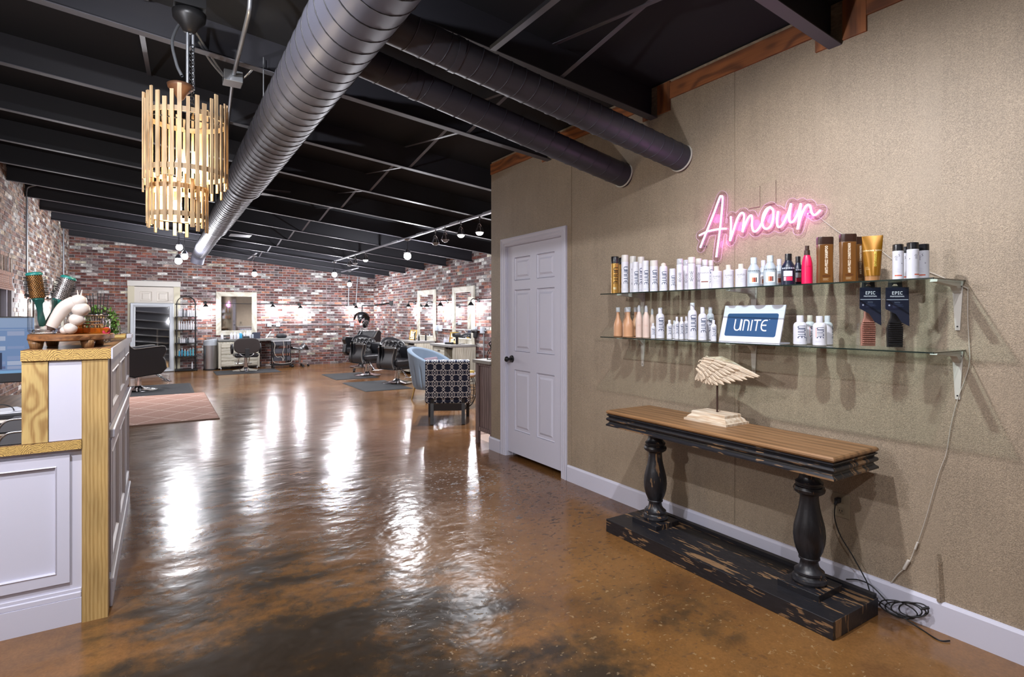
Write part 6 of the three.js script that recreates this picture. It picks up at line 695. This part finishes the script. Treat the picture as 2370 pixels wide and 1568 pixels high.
{ const f = rng(66), y = .791; const clear = mat(lin(.62, .62, .72), .3), dark = M.black, gd = mat(lin(.45, .28, .06), .35, .4);
  const items = [[5.10, -10.72, .12, .018, clear], [5.06, -10.66, .11, .018, clear], [5.12, -10.6, .13, .018, clear], [5.05, -10.55, .12, .018, clear], [5.18, -10.5, .16, .02, gd], [5.15, -10.42, .17, .017, dark], [5.22, -10.36, .15, .018, gd], [5.10, -12.6, .15, .02, dark], [5.16, -12.5, .13, .02, clear], [5.05, -12.0, .14, .022, dark], [5.2, -11.95, .18, .02, dark]];
  items.forEach(([x, z, h, r, m], i) => { const t = thing('salon_bottle', `${m === clear ? 'pale' : m === gd ? 'golden' : 'black'} little bottle ${z < -11 ? `on the station near the dryer, ${nth(i - 7)} along` : `on the station behind the patterned chair, ${nth(i)} from its dryer end`}`, 'bottle', [x, y + .0005, z], 0, 'bottles on the right wall stations'); part(t, 'container', lathe([[.001, 0], [r, 0], [r, h * .7], [r * .45, h * .8]], 0, 0, 0, 12), m); part(t, 'cap', cyl(r * .5, r * .5, h * .22, 0, h * .9, 0, 10), m === clear ? capWhite : M.black); });
  const fr = (x, z, turn, label, c) => { const t = thing('picture_stand', label, 'picture frame', [x, y + .0005, z], turn); part(t, 'stand_frame', moved(frame(.20, .24, [[0, 0], [0, .016], [.02, .016], [.02, 0]]).translate(0, .12, 0), 0, .004, 0, -.2), gd); part(t, 'picture', moved(new THREE.BoxGeometry(.165, .205, .006).translate(0, .12, .006), 0, .004, 0, -.2), c); part(t, 'prop', rod([0, .16, -.04], [0, .004, -.10], .004), gd); };
  const art = (s) => mat(0xffffff, .5, 0, { map: canvasTex(128, 160, (g, w, h) => { g.fillStyle = '#efe2c4'; g.fillRect(0, 0, w, h); const q = rng(s); for (let i = 0; i < 16; i++) { g.fillStyle = ['#e0b040', '#2c2a2e', '#b88a5a', '#f6f2e4'][(q() * 4) | 0]; g.fillRect(q() * 100, q() * 130, 12 + q() * 30, 8 + q() * 22); } }) });
  fr(5.06, -10.22, -1.0, 'yellow framed card on the station behind the patterned chair', art(1)); fr(5.04, -12.35, -1.1, 'yellow framed card on the station near the dryer', art(2));
  const hd = thing('hair_dryer', 'black hair dryer standing on the station behind the patterned chair', 'hair dryer', [5.0, y + .0005, -9.98], .4); part(hd, 'barrel', cyl(.04, .048, .16, 0, .19, 0, 20, 0, 0, Math.PI / 2), M.black); part(hd, 'grip', rbox(.04, .18, .05, .014, .02, .09, 0), M.blackGloss); part(hd, 'cord', tube([[.02, .01, .02], [.06, .006, .06], [.12, .006, .02], [.2, .006, .05]], .004, 24, 6), M.cable);
  solo('hair_clipper', 'black hair tool lying on the station behind the patterned chair', 'hair tool', [rbox(.05, .04, .2, .015, 0, .02, 0), tube([[0, .02, .1], [-.05, .01, .18], [-.12, .006, .14]], .004, 20, 6)], M.black, [4.95, y + .0005, -10.2], .5); solo('curling_iron', 'black curling iron standing on the station near the dryer', 'curling iron', [rod([0, .002, 0], [.02, .2, .01], .012), rod([0, .002, .05], [-.01, .17, .03], .012)], M.black, [5.0, y + .0005, -12.15]);
  solo('hair_dryer', 'dark hair dryer hanging on the brick beside the second framed mirror', 'hair dryer', [rbox(.08, .16, .09, .03, 0, 0, 0), cyl(.03, .04, .12, -.03, .06, 0, 16, 0, 0, Math.PI / 2)], M.black, [RX - .07, 1.0, -9.76]); }
// pale blue armchair: shell of revolution with a sloping rim
{ const vel = phys(lin(.26, .34, .44), .75, 0, { sheen: .5, sheenRoughness: .5, sheenColor: new THREE.Color(.5, .6, .7), side: THREE.DoubleSide }), t = thing('blue_armchair', 'pale blue velvet tub armchair with channelled sides and gold legs', 'armchair', [3.80, 0, -8.50], .65);
  const rim = (a) => .60 + .23 * Math.pow(Math.max(0, (Math.cos(a) + 1) / 2), 1.1), N = 168, span2 = 2.45, outer = [], inner = [];        // a = 0 at the back (-z)
  const ringAt = (k, r0, r1, chan) => { const o = []; for (let i = 0; i <= N; i++) { const a = lerp(-span2, span2, i / N), top = rim(a) - .10 * Math.pow(Math.abs(a) / span2, 4), y = lerp(.20, top, k), c = chan ? -.016 * Math.exp(-(((i % 12) - 6) ** 2) / 1.6) * (k < .7 ? 1 : 0) : 0, r = lerp(r0, r1, Math.pow(k, .7)) + c; o.push([Math.sin(a) * r * 1.02, y, -Math.cos(a) * r * .98]); } return o; };
  const ks = [0, .06, .15, .3, .45, .6, .75, .88, .96, 1]; const R1 = ks.map((k) => ringAt(k, .29, .40, true)), R2 = ks.map((k) => ringAt(k, .25, .325, false)).reverse(); const lip = R1[R1.length - 1].map((p, i) => { const q = R2[0][i]; return [(p[0] + q[0]) / 2, Math.max(p[1], q[1]) + .016, (p[2] + q[2]) / 2]; });
  part(t, 'shell', loft([...R1, lip, ...R2], false), vel); const ends = [0, N].map((i) => { const r = [...R1, lip, ...R2].map((q) => q[i]); return extrudeFan(r); }); ends.forEach((e) => part(t, 'arm_end', e, vel));
  function extrudeFan(r) { const p = [], n = r.length; for (let j = 0; j < n / 2 - 1; j++) { const a = r[j], b = r[j + 1], c = r[n - 2 - j], d = r[n - 1 - j]; p.push(...a, ...b, ...c, ...a, ...c, ...d); } const g = new THREE.BufferGeometry(); g.setAttribute('position', new THREE.Float32BufferAttribute(p, 3)); g.setAttribute('uv', new THREE.Float32BufferAttribute(new Array(p.length / 3 * 2).fill(0), 2)); g.computeVertexNormals(); return g; }
  part(t, 'seat_cushion', [(() => { const g = new THREE.CylinderGeometry(.315, .30, .16, 40); return g.translate(0, .37, .02); })(), rbox(.44, .15, .22, .05, 0, .37, .20)], vel); part(t, 'underframe', cyl(.30, .27, .06, 0, .20, 0, 36), vel);
  for (const [x, z] of [[-.2, .2], [.2, .2], [-.2, -.2], [.2, -.2]]) part(t, 'leg', rod([x * 1.18, 0, z * 1.18], [x, .19, z], .010, 12, .017), M.gold);
  const tx = canvasTex(512, 256, (g, w, h) => { g.fillStyle = '#8d7a86'; g.fillRect(0, 0, w, h); ink(g, 'amour', 256, 128, 150, { c: '#e8dcd2', f: 'serif', w: 'italic' }); }); const p = thing('throw_pillow', 'mauve lumbar pillow with cream script on the blue armchair', 'pillow', [3.79, .452, -8.50], .65); const q = new THREE.PlaneGeometry(.42, .23, 24, 14), pos = q.attributes.position; for (let i = 0; i < pos.count; i++) { const u = pos.getX(i) / .21, v = pos.getY(i) / .115; pos.setZ(i, .055 * Math.sqrt(Math.max(0, (1 - u ** 4) * (1 - v ** 4)))); } q.computeVertexNormals(); const b = q.clone().rotateY(Math.PI); part(p, 'pillow_cover', [q, b].map((g) => g.rotateX(-.28).translate(0, .115, .02)), mat(0xffffff, .85, 0, { map: tx })); }
// patterned slipper chair, back towards the camera
{ const tx = canvasTex(512, 512, (g, w, h) => { g.fillStyle = '#1a2038'; g.fillRect(0, 0, w, h); g.lineCap = 'round'; const S = 128; for (let pass = 0; pass < 1; pass++) { g.strokeStyle = '#d8d6d4'; g.lineWidth = 9; for (let cx = -1; cx < 5; cx++) for (let cy = -1; cy < 4; cy++) { const x = cx * S + 64, y = cy * S * 1.334 + 64, H = S * 1.334; g.beginPath(); g.moveTo(x - 22, y - H / 2); g.bezierCurveTo(x + 60, y - H * .22, x + 60, y + H * .22, x - 22, y + H / 2); g.stroke(); g.beginPath(); g.moveTo(x + 22, y - H / 2); g.bezierCurveTo(x - 60, y - H * .22, x - 60, y + H * .22, x + 22, y + H / 2); g.stroke(); g.beginPath(); g.moveTo(x - S / 2, y - 26); g.quadraticCurveTo(x - 26, y - 52, x, y - 22); g.quadraticCurveTo(x + 26, y - 52, x + S / 2, y - 26); g.stroke(); g.beginPath(); g.moveTo(x - S / 2, y + 26); g.quadraticCurveTo(x - 26, y + 52, x, y + 22); g.quadraticCurveTo(x + 26, y + 52, x + S / 2, y + 26); g.stroke(); g.lineWidth = 6; g.beginPath(); g.arc(x, y, 16, 0, 7); g.stroke(); g.lineWidth = 9; } } });
  const fab = mat(0xffffff, .85, 0, { map: tx }), bk = mat(lin(.012, .008, .009), .4), t = thing('slipper_chair', 'accent chair in navy fabric with white lattice print and dark legs', 'chair', [3.20, 0, -6.62], Math.PI - .48);
  part(t, 'backrest', metricUV(rbox(.56, .50, .10, .03, 0, .565, -.27, -.10), 2.35), fab); part(t, 'seat', metricUV(rbox(.58, .16, .56, .04, 0, .33, .03), 2.35), fab); part(t, 'rear_rail', box(.42, .085, .03, 0, .21, -.255), bk);
  for (const [x, z, k] of [[-.195, -.26, 1], [.195, -.26, 1], [-.255, .26, 0], [.255, .26, 0]]) part(t, 'leg', k ? [bar([x, 0, z - .05], [x, .26, z], .042, .042), box(.042, .16, .04, x, .29, z + .005)] : [bar([x, 0, z], [x, .26, z], .042, .042)], bk); }
// wire side table with things on it
{ const cx = 3.72, cz = -7.42, t = thing('wire_side_table', 'round black wire basket side table behind the patterned chair', 'side table', [cx, 0, cz]); const g = []; const prof = [[.17, .0], [.24, .06], [.28, .16], [.29, .28], [.27, .40], [.24, .46]]; for (let i = 0; i < 20; i++) { const a = i / 20 * 6.283; g.push(tube(prof.map(([r, y]) => [Math.cos(a) * r, y + .006, Math.sin(a) * r]), .0045, 14, 5)); } for (const [r, y] of prof) g.push(torus(r, .005, 0, y + .006, 0, Math.PI / 2, 0, 0, 5, 30)); for (const r of [.06, .12]) g.push(torus(r, .004, 0, .006, 0, Math.PI / 2, 0, 0, 5, 24)); part(t, 'wire_basket', g, M.blackMetal); part(t, 'table_top', cyl(.28, .28, .025, 0, .478, 0, 40), W.oldPine);
  const y = .491; solo('book', 'white book lying on the wire side table', 'book', [rbox(.20, .03, .26, .003, 0, .015, 0)], M.white, [cx + .12, y, cz + .04], .3); solo('book', 'yellow-edged book under the amber jar on the wire side table', 'book', [rbox(.18, .035, .24, .003, 0, .0175, 0)], mat(lin(.42, .30, .08), .6), [cx + .12, y + .0305, cz + .04], .1);
  const j = thing('amber_jar', 'amber glass candle jar on the wire side table books', 'jar', [cx + .13, y + .066, cz + .04]); part(j, 'jar_body', cyl(.055, .05, .12, 0, .06, 0, 24), phys(lin(.62, .24, .03), .15, 0, { transmission: .5, thickness: .01 })); part(j, 'jar_lid', cyl(.056, .056, .02, 0, .131, 0, 24), W.oldPine); part(j, 'jar_label', moved(new THREE.CylinderGeometry(.0545, .053, .04, 20, 1, true, 2.2, 1.9), 0, .06, 0), mat(lin(.7, .66, .58), .6, 0, { side: THREE.DoubleSide })); }
// grey-brown dresser behind the tan corner
{ const t = thing('weathered_dresser', 'weathered grey-brown dresser with stone-coloured top past the tan corner', 'dresser', [2.885, 0, -5.13]); part(t, 'dresser_top', rbox(1.15, .035, .37, .004, .545, .882, 0), mat(lin(.30, .28, .25), .6)); part(t, 'carcass', metricUV(box(1.08, .72, .32, .565, .505, 0), 1.5, false), W.grey); for (const z of [-.155, .155]) for (const x of [.025, 1.1]) part(t, 'corner_post', metricUV(box(.04, .865, .04, x, .4325, z), 1.5), W.grey); part(t, 'side_frame', metricUV(moved(frame(.33, .74, [[0, 0], [0, .012], [.04, .012], [.042, 0]]), .02, .505, 0, 0, -Math.PI / 2, 0), 1.5), W.grey); for (let i = 0; i < 3; i++) { const d = part(t, 'drawer', metricUV(rbox(.32, .6, .015, .004, .23 + i * .345, .52, -.168), 1.5), W.grey); part(d, 'knob', ball(.014, .12 + .23 + i * .345, .52, -.185), M.blackMetal); }
  const s = thing('scroll_easel', 'ornate black scrollwork easel on the weathered dresser', 'easel', [3.02, .9, -5.19], .2); part(s, 'scrollwork', [torus(.028, .005, 0, .165, 0), torus(.016, .004, -.018, .168, .0), torus(.016, .004, .018, .168, 0), torus(.014, .004, 0, .14, 0), tube([[-.055, .0, 0], [-.06, .05, 0], [-.045, .09, 0], [-.02, .115, 0], [0, .13, 0]], .005, 20, 6), tube([[.055, .0, 0], [.06, .05, 0], [.045, .09, 0], [.02, .115, 0], [0, .13, 0]], .005, 20, 6), tube([[-.055, .002, 0], [-.05, .004, .04], [-.045, .012, .05]], .005, 12, 6)], M.blackMetal); part(s, 'rear_prop', rod([0, .12, 0], [0, .004, -.07], .004), M.blackMetal); }

scene.traverse((o) => { if (o.isMesh) { o.castShadow = true; o.receiveShadow = true; } });
renderer.render(scene, camera);
